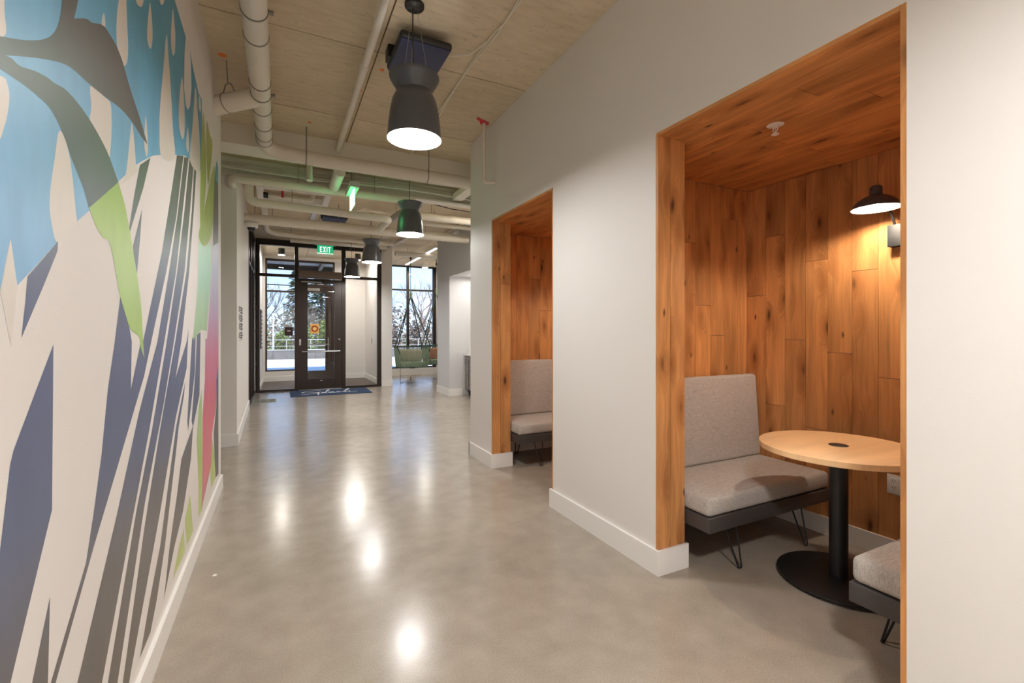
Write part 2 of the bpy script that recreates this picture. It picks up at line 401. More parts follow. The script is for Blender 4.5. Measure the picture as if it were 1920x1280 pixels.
MURAL = [
 (1,'blue',0,[(1.06,1.933),(2.534,2.967),(2.739,2.956),(3.039,2.945),(3,2.837),(2.984,2.644),(3.039,2.576),(3.104,2.578),(3.173,2.634),(3.217,2.754),(3.2,2.883),(3.164,2.94),(3.282,2.894),(3.483,2.845),(3.617,2.868),(3.617,2.47),(3.56,2.383),(3.41,2.385),(3.164,2.328),(2.984,2.285),(2.708,2.195),(2.456,2.109),(2.315,2.058),(2.251,2.029),(2.134,1.975),(2.057,1.936),(2.014,1.922),(1.937,1.866),(1.853,1.816),(1.61,1.671),(1.52,1.621),(1.417,1.556),(1.305,1.484),(1.233,1.439),(1.207,1.526),(1.171,1.424),(1.12,1.346),(1.074,1.455),(1.046,1.578)]),
 (2,'paint',1,[(1.046,1.755),(1.171,1.815),(1.197,1.81),(1.203,1.787),(1.194,1.749),(1.178,1.713),(1.171,1.7),(1.145,1.672),(1.046,1.654)]),
 (2,'paint',1,[(1.12,1.975),(1.178,2.016),(1.186,1.942),(1.189,1.9),(1.137,1.875)]),
 (2,'paint',1,[(1.424,1.813),(1.4,1.743),(1.38,1.677),(1.373,1.634),(1.382,1.595),(1.417,1.554),(1.52,1.619),(1.52,1.65),(1.495,1.743),(1.466,1.797)]),
 (2,'paint',1,[(1.623,2.011),(1.627,1.956),(1.614,1.893),(1.685,1.854),(1.741,1.842),(1.776,1.87),(1.793,1.932),(1.796,1.997),(1.784,2.036),(1.729,2.03)]),
 (2,'paint',1,[(2.014,2.067),(1.992,2.024),(1.937,1.862),(1.853,1.814),(1.853,1.803),(2.098,1.93),(2.064,1.938),(2.043,2.006)]),
 (2,'paint',1,[(2.556,2.685),(2.492,2.495),(2.432,2.305),(2.422,2.211),(2.461,2.1),(2.739,2.193),(2.695,2.318),(2.647,2.486),(2.601,2.598)]),
 (2,'paint',1,[(3.35,2.819),(3.254,2.553),(3.164,2.32),(3.516,2.369),(3.516,2.572),(3.43,2.722)]),
 (2,'paint',1,[(1.908,2.476),(1.858,2.375),(1.842,2.29),(1.853,2.238),(1.885,2.218),(1.922,2.218),(1.955,2.248),(1.967,2.3),(1.955,2.383),(1.937,2.495)]),
 (2,'paint',1,[(2.05,2.534),(2.067,2.518),(2.091,2.522),(2.123,2.536),(2.153,2.563),(2.16,2.605)]),
 (2,'paint',1,[(2.26,2.64),(2.227,2.546),(2.215,2.487),(2.231,2.46),(2.268,2.462),(2.294,2.495),(2.302,2.548),(2.285,2.602)]),
 (2,'paint',1,[(2.412,2.769),(2.432,2.75),(2.466,2.76),(2.503,2.795),(2.524,2.841)]),
 (2,'paint',1,[(2.695,2.886),(2.659,2.779),(2.653,2.701),(2.677,2.67),(2.714,2.673),(2.746,2.713),(2.752,2.795),(2.727,2.845)]),
 (2,'paint',1,[(1.725,2.27),(1.707,2.227),(1.738,2.238),(1.738,2.257)]),
 (2,'paint',1,[(2.924,2.674),(2.853,2.528),(2.839,2.428),(2.867,2.371),(2.946,2.356),(3,2.423),(3,2.509),(2.969,2.609)]),
 (2,'paint',1,[(3.096,2.478),(3.047,2.369),(3.096,2.338),(3.138,2.402)]),
 (2,'paint',1,[(2.199,2.171),(2.176,2.094),(2.176,2.044),(2.203,2.015),(2.227,2.052),(2.219,2.11)]),
 (2,'paint',1,[(3.516,2.846),(3.483,2.769),(3.549,2.755),(3.571,2.808)]),
 (2,'paint',0,[(1.207,1.526),(1.189,1.47),(1.171,1.424),(1.209,1.321),(1.233,1.438)]),
 (3,'dark',1,[(1.046,1.823),(1.12,1.861),(1.171,1.887),(1.26,1.93),(1.341,1.977),(1.393,2.02),(1.424,2.069),(1.439,2.13),(1.445,2.203),(1.445,2.203),(1.567,2.289),(1.567,2.289),(1.535,2.185),(1.51,2.124),(1.51,2.124),(1.589,2.171),(1.633,2.187),(1.718,2.23),(1.781,2.239),(1.845,2.238),(1.908,2.221),(1.998,2.172),(2.098,2.132),(2.223,2.068),(2.223,2.068),(2.123,2.066),(2.03,2.071),(1.894,2.063),(1.752,2.036),(1.623,2.012),(1.515,1.997),(1.443,1.978),(1.354,1.941),(1.26,1.897),(1.189,1.862),(1.189,1.862),(1.213,1.868),(1.244,1.87),(1.305,1.891),(1.36,1.905),(1.4,1.911),(1.459,1.924),(1.531,1.925),(1.623,1.915),(1.718,1.892),(1.776,1.87),(1.861,1.82),(1.861,1.82),(1.61,1.679),(1.61,1.679),(1.567,1.723),(1.498,1.77),(1.443,1.814),(1.38,1.843),(1.316,1.844),(1.26,1.84),(1.209,1.833),(1.171,1.827),(1.104,1.813),(1.046,1.789)]),
 (4,'leaf',1,[(1.861,1.82),(1.861,1.82),(1.916,1.778),(1.967,1.719),(2.03,1.621),(2.081,1.543),(2.134,1.43),(2.157,1.312),(2.176,1.25),(2.176,1.25),(2.127,1.288),(2.098,1.331),(1.998,1.356),(1.937,1.405),(1.866,1.478),(1.826,1.549),(1.776,1.615),(1.718,1.62),(1.664,1.64),(1.633,1.662),(1.61,1.679),(1.61,1.679)]),
 (3,'dark',0,[(1.417,1.556),(1.414,1.534),(1.347,1.452),(1.249,1.338),(1.265,1.41),(1.274,1.461)]),
 (1,'dark',0,[(1.393,1.321),(1.386,0.952),(1.207,0.686),(1.153,0.627),(1.06,0.7),(1.112,0.741),(1.169,0.944),(1.206,1.099),(1.218,1.122)]),
 (1,'dark',0,[(1.376,0.763),(1.365,0.573),(1.356,0.498),(1.249,0.579),(1.291,0.624)]),
 (1,'dark',0,[(1.888,1.476),(1.826,1.319),(1.762,1.178),(1.707,0.994),(1.643,0.849),(1.589,0.742),(1.38,0.569),(1.321,0.523),(1.341,0.508),(1.404,0.552),(1.651,0.765),(1.853,0.925),(2.172,1.182),(2.281,1.31),(2.553,1.618),(2.779,1.915),(2.964,2.275),(2.794,2.223),(2.671,2.02),(2.461,1.686),(2.157,1.312),(2.127,1.313),(1.998,1.151),(2.011,1.315),(1.955,1.405)]),
 (1,'dark',0,[(2.99,2.279),(2.802,1.92),(2.611,1.625),(2.384,1.308),(2.098,1.053),(1.853,0.783),(1.531,0.466),(1.476,0.414),(1.631,0.297),(1.711,0.344),(1.998,0.678),(2.251,0.967),(2.513,1.305),(2.772,1.643),(2.949,1.99),(3.118,2.318)]),
 (1,'dark',0,[(3.154,2.323),(3,2.003),(2.798,1.646),(2.562,1.304),(2.294,0.959),(2.064,0.709),(1.762,0.309),(1.707,0.255),(1.791,0.193),(1.853,0.248),(2.187,0.707),(2.503,1.036),(2.72,1.301),(3,1.67),(3.171,2.044),(3.297,2.355)]),
 (1,'dark',0,[(3.316,2.35),(3.232,2.058),(3.055,1.676),(2.752,1.301),(2.432,0.933),(2.187,0.626),(1.908,0.21),(1.863,0.156),(1.943,0.118),(1.998,0.186),(2.432,0.581),(2.772,0.934),(3.063,1.149),(3.121,1.365),(3.063,1.295),(2.759,1.123),(2.909,1.298),(3.142,1.686),(3.316,2.12),(3.398,2.359)]),
 (1,'dark',0,[(3.015,1.08),(2.939,1.018),(2.772,0.881),(2.671,0.749),(2.432,0.436),(2.26,0.3),(2.113,0.161),(2.268,0.166),(2.374,0.241),(2.524,0.398),(2.751,0.729),(2.839,0.869),(2.984,1.012)]),
 (1,'dark',0,[(3.273,0.798),(2.909,0.69),(2.798,0.543),(2.624,0.356),(2.503,0.172),(2.733,0.311),(2.954,0.404),(3.031,0.47),(3.2,0.619)]),
 (1,'dark',0,[(3.236,1.31),(3.369,1.327),(3.33,1.098),(3.108,0.799),(3.08,0.854),(3.164,1.111)]),
 (1,'dark',0,[(3.41,1.327),(3.56,1.347),(3.516,0.947),(3.273,0.789),(3.217,0.83),(3.35,1.096)]),
 (1,'dark',0,[(2.113,1.955),(2.266,2.032),(2.163,1.888),(2.03,1.736),(1.985,1.683),(1.979,1.7),(2.041,1.828)]),
 (1,'dark',0,[(2.142,1.8),(2.024,1.646),(2.041,1.591),(2.07,1.536),(2.12,1.703)]),
 (3,'green',1,[(3.68,2.81),(3.607,2.635),(3.56,2.382),(3.545,2.036),(3.607,2.073),(3.722,2.197),(3.809,2.395),(3.791,2.617)]),
 (3,'green',1,[(3.836,2.812),(3.996,2.783),(4.151,2.766),(4.036,2.556),(3.9,2.396),(3.827,2.591)]),
 (3,'green',1,[(4.295,2.638),(4.272,2.387),(4.161,2.15),(3.977,2.006),(3.705,1.922),(3.492,1.939),(3.56,2.04),(3.836,2.275),(4.077,2.501)]),
 (2,'teal',0,[(3.485,1.92),(3.705,1.916),(4.077,2.004),(4.077,1.792),(3.836,1.353),(3.583,1.36),(3.33,1.309),(3.265,1.296),(3.434,1.605)]),
 (3,'dark',0,[(4.377,2.708),(4.513,2.661),(4.526,2.057),(4.183,2),(4.183,2.168),(4.249,2.495)]),
 (4,'blue',0,[(4.389,2.727),(4.513,2.707),(4.513,2.555),(4.365,2.558)]),
 (3,'pink',0,[(4.161,1.997),(4.526,2.087),(4.531,1.235),(3.836,1.254),(3.938,1.448),(4.098,1.795)]),
 (3,'pink',0,[(3.776,1.3),(4.531,1.29),(4.531,1.059),(4.388,0.976),(4.388,0.761),(4.128,0.581),(4.074,0.364),(3.823,0.269),(3.602,0.185),(3.644,0.474),(3.644,0.778),(3.749,1.021)]),
 (2,'dark',0,[(4.531,1.107),(4.531,0.167),(4.314,0.189),(4.219,0.563),(4.4,0.759),(4.388,0.961)]),
 (2,'pale',0,[(3.602,0.972),(3.483,0.877),(3.407,0.676),(3.483,0.371),(3.467,0.184),(3.619,0.18),(3.636,0.527)]),
 (2,'pale',0,[(3.17,0.422),(3.009,0.339),(3.066,0.176),(3.267,0.178),(3.201,0.346)]),
 (2,'pale',0,[(2.976,0.305),(2.835,0.257),(2.695,0.17),(3.009,0.164)]),
 (2,'pale',0,[(4.106,0.571),(4,0.383),(4.074,0.186),(4.338,0.19),(4.266,0.375)]),
]
# ------------------------------------------------------------------ room shell
H = 3.4; XR = 1.874; XRI = 2.06; XB = 3.25; XL = -.455
struct(MB().box(-4, 6, -5.2, 14.5, -.12, 0).build('floor', M_floor))
struct(MB().box(-12, 26, 14.5, 24.78, -.14, 0.0).build('ground', M_plaza))
ceil = struct(MB().box(-4, 6, -5.2, 14.6, H + .03, H + .35).build('ceiling', M_ceil))
xs = [-4, -1.77, .645, 3.06, 6]; ys = [-5.2, -3.85, -2.63, -1.41, -.19, 1.03, 2.26, 3.48, 4.68, 5.9, 7.12, 8.34, 9.56, 10.78, 12.0, 13.2, 14.6]
for i in range(4):
    for j in range(len(ys) - 1):
        MB().box(xs[i] + .005, xs[i+1] - .005, ys[j] + .005, ys[j+1] - .005, H + random.uniform(0, .0015), H + .035).build('ceiling_panel', M_ceil, ceil)

struct(MB().box(XL - .16, XL, -5.2, 4.70, 0, H).build('wall_left', M_wall))
struct(MB().box(-4, 6, -5.2, -5.0, 0, H).build('wall_behind', M_wall))
A0, A1, DY = .81, 1.93, 2.24
w = MB().box(XR, XRI, -5, A0 - .018, 0, H).box(XR, XRI, A1 + .018, A0 + DY - .018, 0, H).box(XR, XRI, A1 + DY + .018, 4.75, 0, H)
w.box(XR, XRI, A0 - .018, A1 + .018, 2.453, H).box(XR, XRI, A0 + DY - .018, A1 + DY + .018, 2.453, H)
struct(w.build('wall_right', M_wall))
struct(MB().box(XRI, 3.4, -.2, .427, 0, 2.6).build('wall_alcove_side', M_wall))
struct(MB().box(XRI, 3.4, 2.418, 2.667, 0, 2.6).build('wall_alcove_side', M_wall))
struct(MB().box(XRI, 4.3, 4.658, 4.75, 0, H).build('wall_alcove_side', M_wall))
for k in (0, 1):
    y0, y1 = .427 + k*DY, 2.418 + k*DY
    struct(MB().box(XB + .018, 3.4, y0, y1, 0, 2.6).build('wall_alcove_back', M_wall))
struct(MB().box(XRI, 3.4, .427, 4.658, 2.455, 2.6).build('ceiling_alcove', M_wall))
# planks of the two alcoves
walls_back = [o for o in COL.objects if o.name.startswith('wall_alcove_back')]
walls_side = [o for o in COL.objects if o.name.startswith('wall_alcove_side')]
ceil_alc = [o for o in COL.objects if o.name.startswith('ceiling_alcove')][0]
G = .0012; TH = .018
wr = [o for o in COL.objects if o.name.startswith('wall_right')][0]
def plank(x0, x1, y0, y1, z0, z1, m, par):
    cx, cy, cz = (x0+x1)/2, (y0+y1)/2, (z0+z1)/2
    me = MB().box(x0+G*(x1-x0 > .03), x1-G*(x1-x0 > .03), y0+G*(y1-y0 > .03), y1-G*(y1-y0 > .03), z0+G*(z1-z0 > .03), z1-G*(z1-z0 > .03))
    o = me.build('plank', m, par, org=(cx, cy, cz)); o.location = (cx, cy, cz)
    return o
rr = random.Random(11)
ZB, ZT = .115, 2.434
for k in (0, 1):
    dy = k * DY
    # back wall: columns with the end joints of the photograph
    cols = [(2.40, 2.243, [1.62]), (2.243, 2.096, [.81, 2.05]), (2.096, 1.95, [1.29]), (1.95, 1.806, [1.83, .69]), (1.806, 1.66, [1.21]), (1.66, 1.516, [1.73]),
            (1.516, 1.37, [1.07]), (1.37, 1.22, [1.9, .6]), (1.22, 1.07, [1.4]), (1.07, .92, [.9, 2.1]), (.92, .77, [1.5]), (.77, .62, [.7]), (.62, .445, [1.7])]
    for a, b, js in cols:
        if k: js = [min(2.3, max(.3, j + rr.uniform(-.4, .4))) for j in js]
        zz = [ZB] + sorted(js) + [ZT]
        for i in range(len(zz) - 1): plank(XB, XB + TH, b + dy, a + dy, zz[i], zz[i+1], W_z, walls_back[k])
    # far side wall
    sx_ = [2.06, 2.24, 2.388, 2.538, 2.691, 2.845, 2.988, 3.143, 3.25]; js = [[1.1], [1.8], [.7], [1.99], [1.54], [1.32], [2.2], [.9]]
    par = walls_side[1 + k]
    for i in range(8):
        zz = [ZB] + [j if not k else min(2.2, j + rr.uniform(-.4, .3)) for j in js[i]] + [ZT]
        for q in range(len(zz) - 1): plank(sx_[i], sx_[i+1], 2.40 + dy, 2.40 + TH + dy, zz[q], zz[q+1], W_z, par)
    # near side wall
    par = walls_side[k]
    for i in range(8): plank(sx_[i], sx_[i+1], .427 + dy, .445 + dy, ZB, ZT, W_z, par)
    # jambs: two planks each side, and the return behind the far jamb
    for i, (a, b) in enumerate(((XR, 1.965), (1.965, XRI + .018))):
        if i == 0: segs = [(.137, 2.453)]
        else: segs = [(.137, 1.62 + .2*k), (1.62 + .2*k, 2.453)] if k else [(.137, 2.453)]
        for z0, z1 in segs: plank(a, b, A1 + dy, A1 + TH + dy, z0, z1, W_z, wr)
        plank(a, b, A0 - TH + dy, A0 + dy, .137, 2.453, W_z, wr)
    for a, b in ((1.948, 2.1), (2.1, 2.25), (2.25, 2.40)): plank(XRI, XRI + TH, a + dy, b + dy, ZB, ZT, W_z, wr)
    for a, b in ((.445, .62), (.62, .792)): plank(XRI, XRI + TH, a + dy, b + dy, ZB, ZT, W_z, wr)
    # ceiling planks run along the corridor
    cx_ = [XR, 1.99, 2.09, 2.225, 2.36, 2.505, 2.65, 2.80, 2.95, 3.10, 3.268]
    for i in range(10):
        if i < 2: ya, yb = A0, A1
        else: ya, yb = .445, 2.40
        if i == 1: xa, xb = 1.99, XRI
        elif i == 2: xa, xb = XRI, 2.225
        else: xa, xb = cx_[i], cx_[i+1]
        j = ya + (yb - ya) * (.62 if i % 2 else .36) + rr.uniform(-.15, .15)
        for a, b in (((ya, j), (j, yb)) if i >= 2 else ((ya, yb),)):
            plank(xa, xb, a + dy, b + dy, 2.435, 2.453, W_y, ceil_alc)

# baseboards
BH = .137
def bb(name, boxes): return struct(boxes.build(name, M_trim))
bb('baseboard_left', MB().box(XL, XL + .016, -5, 4.716, 0, .112).box(XL - .16, XL, 4.70, 4.716, 0, .112))
b = MB()
b.box(XR - .015, XR, -5, A0, 0, BH).box(XR - .015, XRI + .033, A0 - .016, A0 + .0, 0, BH)
for k in (0, 1):
    y0 = A1 + k*DY; y1 = (A0 + DY) if k == 0 else 4.765
    b.box(XR - .015, XR, y0 - .015, y1 + (.015 if k == 0 else 0), 0, BH).box(XR, XRI + .033, y0 - .015, y0, 0, BH)
    b.box(XRI + .018, XRI + .033, y0, 2.40 + k*DY, 0, .115)
b.box(XR, XRI + .033, A0 + DY, A0 + DY + .015, 0, BH).box(XR - .015, 3.0, 4.75, 4.765, 0, BH)
bb('baseboard_right', b)
for k in (0, 1):
    bb('baseboard_alcove', MB().box(XB - .015, XB + .018, .445 + k*DY, 2.385 + k*DY, 0, .118).box(XRI + .033, XB + .018, 2.385 + k*DY, 2.40 + k*DY, 0, .118).box(XRI + .033, XB + .018, .427 + k*DY, .46 + k*DY, 0, .118))

# far left: recess, column block, glazed partition
struct(MB().box(-3.2, -3.0, 4.4, 11.9, 0, H).box(-3.2, -.615, 4.4, 4.55, 0, H).build('wall_recess', M_wall))
struct(MB().prism([(-3, 6.34), (-.452, 6.34), (-.49, 9.38), (-3, 9.38)], 'z', 0, H).build('wall_column', M_wall))
bb('baseboard_column', MB().prism([(-3, 6.325), (-.435, 6.325), (-.475, 9.38), (-.49, 9.38), (-.452, 6.34), (-3, 6.34)], 'z', 0, .14))
struct(MB().box(-3, -.477, 11.66, 11.80, 0, H).build('wall_vestibule_corner', M_wall))
w4 = struct(MB().box(-.56, -.48, 9.38, 11.60, 0, .06).box(-.56, -.48, 9.38, 11.60, H - .1, H).build('window_4', M_frame))
for y in (9.38, 10.02, 10.62, 11.2): MB().box(-.56, -.48, y, y + .07, .06, H - .1).build('mullion', M_frame, w4)
MB().box(-.555, -.485, 9.45, 11.6, 2.57, 2.63).build('transom', M_frame, w4)
for y in (9.45, 10.09, 10.69, 11.27): MB().box(-.525, -.517, y, y + .53, .06, 3.3).build('pane', M_tint, w4)
struct(MB().box(-.60, -.46, 11.6, 11.66, 0, H).build('trim_1', M_trim))

# entrance glazing (door wall)
Y0, Y1 = 11.60, 11.70
win = struct(MB().box(-.477, 2.23, Y0, Y1, 3.27, 3.40).build('window_1', M_frame))
def fr(x0, x1, z0, z1, par, name='mullion', y0=Y0, y1=Y1): return MB().box(x0, x1, y0, y1, z0, z1).build(name, M_frame, par)
fr(-.477, -.395, 0, 3.27, win); fr(.305, .38, 0, 3.27, win); fr(1.315, 1.40, 0, 3.27, win); fr(2.14, 2.23, 0, 3.27, win)
fr(-.395, .305, 2.577, 2.637, win, 'transom'); fr(1.40, 2.14, 2.60, 2.66, win, 'transom')
fr(-.395, .305, 0, .05, win, 'sill'); fr(1.40, 2.14, 0, .05, win, 'sill')
for x0, x1, z0, z1 in ((-.395, .305, .05, 2.577), (-.395, .305, 2.637, 3.27), (.38, 1.315, 2.73, 3.27), (1.40, 2.14, .05, 2.60), (1.40, 2.14, 2.66, 3.27)):
    MB().box(x0, x1, 11.646, 11.654, z0, z1).build('pane', M_glass, win)
M_taupe = mat('taupe_operator_cover', lin(128, 110, 98), .45, metal=.2)
MB().box(.38, 1.315, 11.50, 11.70, 2.573, 2.73, b=.006).build('operator_header', M_taupe, win)
door = struct(MB().box(.383, .575, 11.62, 11.67, .012, 2.56).box(1.16, 1.312, 11.62, 11.67, .012, 2.56).box(.575, 1.16, 11.62, 11.67, .012, .255).box(.575, 1.16, 11.62, 11.67, 2.46, 2.56).build('door_1', M_frame))
MB().box(.575, 1.16, 11.641, 11.649, .255, 2.46).build('pane', M_glass, door)
MB().tube([(.46, 11.62, .885), (.46, 11.565, .885), (1.27, 11.565, .885), (1.27, 11.62, .885)], .015, 10).build('push_bar', M_steel, door)
MB().box(.44, .86, 11.585, 11.60, 2.475, 2.495).cyl((.86, 11.6, 2.485), (.86, 11.62, 2.44), .012).box(.80, .90, 11.59, 11.62, 2.43, 2.45).build('closer_arm', M_steel, door)
MB().box(.395, .435, 11.612, 11.62, 1.03, 1.17, b=.003).build('lock_plate', M_steel, door)
MB().cyl((1.26, 11.60, 1.165), (1.26, 11.62, 1.165), .018).build('lock_cylinder', M_steel, door)
MB().box(.84, .90, 11.61, 11.62, .20, .215).build('bottom_latch', M_steel, door)
MB().box(.40, 1.30, 11.52, 11.61, 0, .016, b=.004).build('threshold', M_steel, door)
# pillar beside the entrance
struct(MB().box(2.23, 2.485, 11.56, 14.6, 0, H).build('wall_pillar', M_wall))
bb('baseboard_pillar', MB().box(2.235, 2.50, 11.545, 11.56, 0, .14).box(2.485, 2.50, 11.56, 14.45, 0, .14))

# vestibule
struct(MB().box(-.52, -.40, 11.7, 14.12, 0, H).build('wall_vestibule_left', M_wall))
wv = MB().box(-.40, -.345, 14.0, 14.12, 0, H).box(-.345, .44, 14.0, 14.12, 0, .27).box(1.40, 2.23, 14.0, 14.12, 0, H).box(-.345, 1.40, 14.0, 14.12, 3.31, H)
struct(wv.build('wall_vestibule_front', M_wall))
bb('baseboard_vestibule', MB().box(-.40, -.385, 11.72, 14, 0, .14).box(-.40, .44, 13.985, 14.0, 0, .14).box(1.40, 2.23, 13.985, 14.0, 0, .14).box(2.215, 2.23, 11.72, 14, 0, .14))
M_matbr = mat('walk_off_carpet', lin(96, 86, 80), .95, noise_amt=.12, noise_scale=60)
tag(MB().box(-.38, 2.21, 11.72, 13.98, 0, .008).build('walk_off_mat', M_matbr), 'dark grey brown carpet covering the floor of the glazed entrance lobby', 'mat')
w2 = struct(MB().box(-.345, 1.40, 14.02, 14.10, 3.25, 3.31).build('window_2', M_frame))
def f2(x0, x1, z0, z1, name='mullion'): return MB().box(x0, x1, 14.02, 14.10, z0, z1).build(name, M_frame, w2)
f2(-.345, -.30, .27, 3.25); f2(.40, .48, .27, 3.25); f2(1.355, 1.40, 0, 3.25); f2(-.30, .40, .27, .31, 'sill'); f2(-.30, .40, 2.41, 2.46, 'transom'); f2(.48, 1.355, 2.58, 2.66, 'transom'); f2(-.30, .40, 2.60, 2.62, 'transom')
for x0, x1, z0, z1 in ((-.30, .40, .31, 2.41), (-.30, .40, 2.62, 3.25), (.48, 1.355, 2.66, 3.25)): MB().box(x0, x1, 14.056, 14.064, z0, z1).build('pane', M_glass, w2)
d2 = struct(MB().box(.485, .64, 14.03, 14.08, .012, 2.58).box(1.15, 1.35, 14.03, 14.08, .012, 2.58).box(.64, 1.15, 14.03, 14.08, .012, .25).box(.64, 1.15, 14.03, 14.08, 2.43, 2.58).build('door_2', M_frame))
MB().box(.64, 1.15, 14.051, 14.059, .25, 2.43).build('pane', M_glass, d2)
MB().tube([(.56, 14.03, .985), (.56, 13.97, .985), (1.24, 13.97, .985), (1.24, 14.03, .985)], .018, 10).build('panic_bar', M_steel, d2)
MB().tube([(1.22, 14.03, .78), (1.22, 13.96, .80), (1.22, 13.96, 1.16), (1.22, 14.03, 1.18)], .014, 8).build('pull_handle', M_steel, d2)
MB().box(.50, 1.0, 13.99, 14.03, 2.47, 2.55, b=.005).build('door_closer', M_steel, d2)

# lounge shell
struct(MB().box(4.5, 4.62, 10.0, 14.6, 0, H).build('wall_lounge', M_wall))
struct(MB().box(3.16, 4.7, 9.2, 10.03, 0, H).build('wall_niche_side', M_grey_wall))
struct(MB().box(4.2, 4.35, 4.7, 9.2, 0, H).build('wall_niche_back', M_wall))
struct(MB().box(3.16, 4.2, 4.75, 9.2, 2.49, H).build('wall_niche_header', M_grey_wall))
bb('baseboard_niche', MB().box(3.145, 3.16, 9.185, 10.03, 0, .15).box(3.16, 3.45, 9.185, 9.2, 0, .15))
struct(MB().box(2.485, 4.5, 14.25, 14.6, 0, .20).build('wall_window_ledge', M_trim))
w3 = struct(MB().box(2.485, 4.5, 14.42, 14.52, 3.36, 3.43).build('window_3', M_frame))
def f3(x0, x1, z0, z1, name='mullion'): return MB().box(x0, x1, 14.42, 14.52, z0, z1).build(name, M_frame, w3)
f3(2.485, 2.55, .2, 3.36); f3(3.56, 3.63, .2, 3.36); f3(4.40, 4.5, .2, 3.36); f3(2.55, 3.56, 2.62, 2.67, 'transom'); f3(3.63, 4.40, 2.62, 2.67, 'transom'); f3(2.55, 3.56, .2, .24, 'sill'); f3(3.63, 4.40, .2, .24, 'sill')
for x0, x1 in ((2.55, 3.56), (3.63, 4.40)):
    for z0, z1 in ((.24, 2.62), (2.67, 3.36)): MB().box(x0, x1, 14.466, 14.474, z0, z1).build('pane', M_glass, w3)

# beams
def beam(m): return struct(m.build('ceiling_beam', M_beam))
beam(MB().box(-3, 6, 5.30, 5.62, 3.20, H + .03))
beam(MB().box(-3, 6, 6.36, 6.40, 3.19, H + .03).box(-3, 6, 6.27, 6.44, 3.17, 3.19))
beam(MB().box(2.20, 2.34, 5.62, 6.36, 3.22, 3.30))
# ------------------------------------------------------------------ mural
mural = thing('mural', (XL, 2.4, 0), 'large painted mural of blue drops, a dark branch and leaning stripes on the left wall', 'mural')
NM = {'blue': 'painted_sky', 'paint': 'painted_drop', 'dark': 'painted_stripe', 'leaf': 'painted_leaf', 'green': 'painted_grass', 'teal': 'painted_grass', 'pink': 'painted_petal', 'pale': 'painted_grass'}
for i, (ly, m, sm, pts) in enumerate(MURAL):
    if sm: pts = catmull(pts, 5)
    x = XL + .00010 * ly + .000004 * i + .0001
    nm = 'painted_branch' if (m == 'dark' and ly == 3 and sm) else NM[m]
    MB().flat([(x, y, z) for y, z in pts]).build(nm, MU[m], mural)

# ------------------------------------------------------------------ alcove furniture
def hairpin(x, y, top, s):
    """bent rod leg: two rods meeting at the foot"""
    a = (x - .05, y - s*.07, top); b = (x + .05, y - s*.07, top); f1 = (x - .013, y, .006); f2 = (x + .013, y, .006)
    pts = [a, (a[0]*.5+f1[0]*.5, a[1]*.5+f1[1]*.5, top*.5), f1, (x, y + s*.003, .005), f2, (b[0]*.5+f2[0]*.5, b[1]*.5+f2[1]*.5, top*.5), b]
    return MB().tube(pts, .005, 8).box(x-.065, x+.065, y - s*.07 - .02, y - s*.07 + .02, top - .004, top)
def bench(yf, yb, label, group=None):
    s = 1 if yf < yb else -1          # s: direction from the front edge to the back
    t = thing('alcove_bench', (2.65, (yf+yb)/2, 0), label, 'bench', group)
    x0, x1 = 2.09, 3.215; a, b = min(yf, yb), max(yf, yb)
    MB().box(x0, x1, a, b, .245, .325, b=.003).build('seat_frame', M_bench, t)
    MB().box(x0 + .003, x1, a + .004, b - .004, .327, .435, b=.028).build('seat_cushion', M_fab, t)
    th = .075; y = yb - s*.02
    m = MB(); W = x1 - x0 - .015; hh = .60
    bm = bmesh.new(); bmesh.ops.create_cube(bm, size=1)
    for v in bm.verts: v.co = Vector((v.co.x * W, v.co.y * th, v.co.z * hh))
    bmesh.ops.bevel(bm, geom=bm.edges[:], offset=.026, segments=4, affect='EDGES', profile=.5)
    rot = Matrix.Rotation(math.radians(-4.0) * s, 4, 'X')
    for v in bm.verts: v.co = rot @ v.co + Vector(((x0+x1)/2 - .0, y - s*(th/2 + .025), .432 + hh/2))
    bm.verts.index_update()
    m.add([v.co[:] for v in bm.verts], [[v.index for v in f.verts] for f in bm.faces], 0, True); bm.free()
    m.build('backrest', M_fab, t)
    for x in (2.345, 2.965):
        hairpin(x, yf + s*.005, .245, -s).build('leg', M_black, t)
        hairpin(x, yb - s*.06, .245, s).build('leg', M_black, t)
    return t
M_bench = mat('charcoal_laminate', lin(70, 66, 65), .42, noise_amt=.05)
bench(1.77, 2.385, 'grey upholstered bench with backrest behind the round table, far side of the nearer alcove')
bench(1.08, .46, 'grey upholstered bench cut off by the right edge of the nearer alcove opening')
bench(1.77 + DY, 2.385 + DY, 'grey upholstered bench on hairpin legs alone in the farther alcove')

TX, TY = 2.70, 1.445
t = thing('pedestal_table', (TX, TY, 0), 'round pale wood table on a black pedestal in the nearer alcove', 'table')
MB().lathe([(0, .735), (.376, .735), (.380, .732), (.380, .706), (.377, .703), (0, .703)], (TX, TY, 0), 72).build('tabletop', M_ply, t)
g = MB().lathe([(0, .7375), (.044, .7375), (.047, .7352)], (TX, TY, 0), 32).build('cable_grommet', M_black, t)
MB().cyl((TX, TY, .028), (TX, TY, .703), .044, 32).lathe([(.05, .69), (.12, .697), (.12, .703)], (TX, TY, 0), 24).build('column', M_black, t)
MB().lathe([(0, .032), (.275, .032), (.290, .028), (.290, .018), (.28, .014), (0, .014)], (TX, TY, 0), 64).build('base_plate', M_black, t)
for k in range(4):
    a = math.radians(20 + 90*k + 190); MB().cyl((TX + .235*math.cos(a), TY + .235*math.sin(a), 0), (TX + .235*math.cos(a), TY + .235*math.sin(a), .015), .02, 16).build('glide_foot', M_charcoal, t)

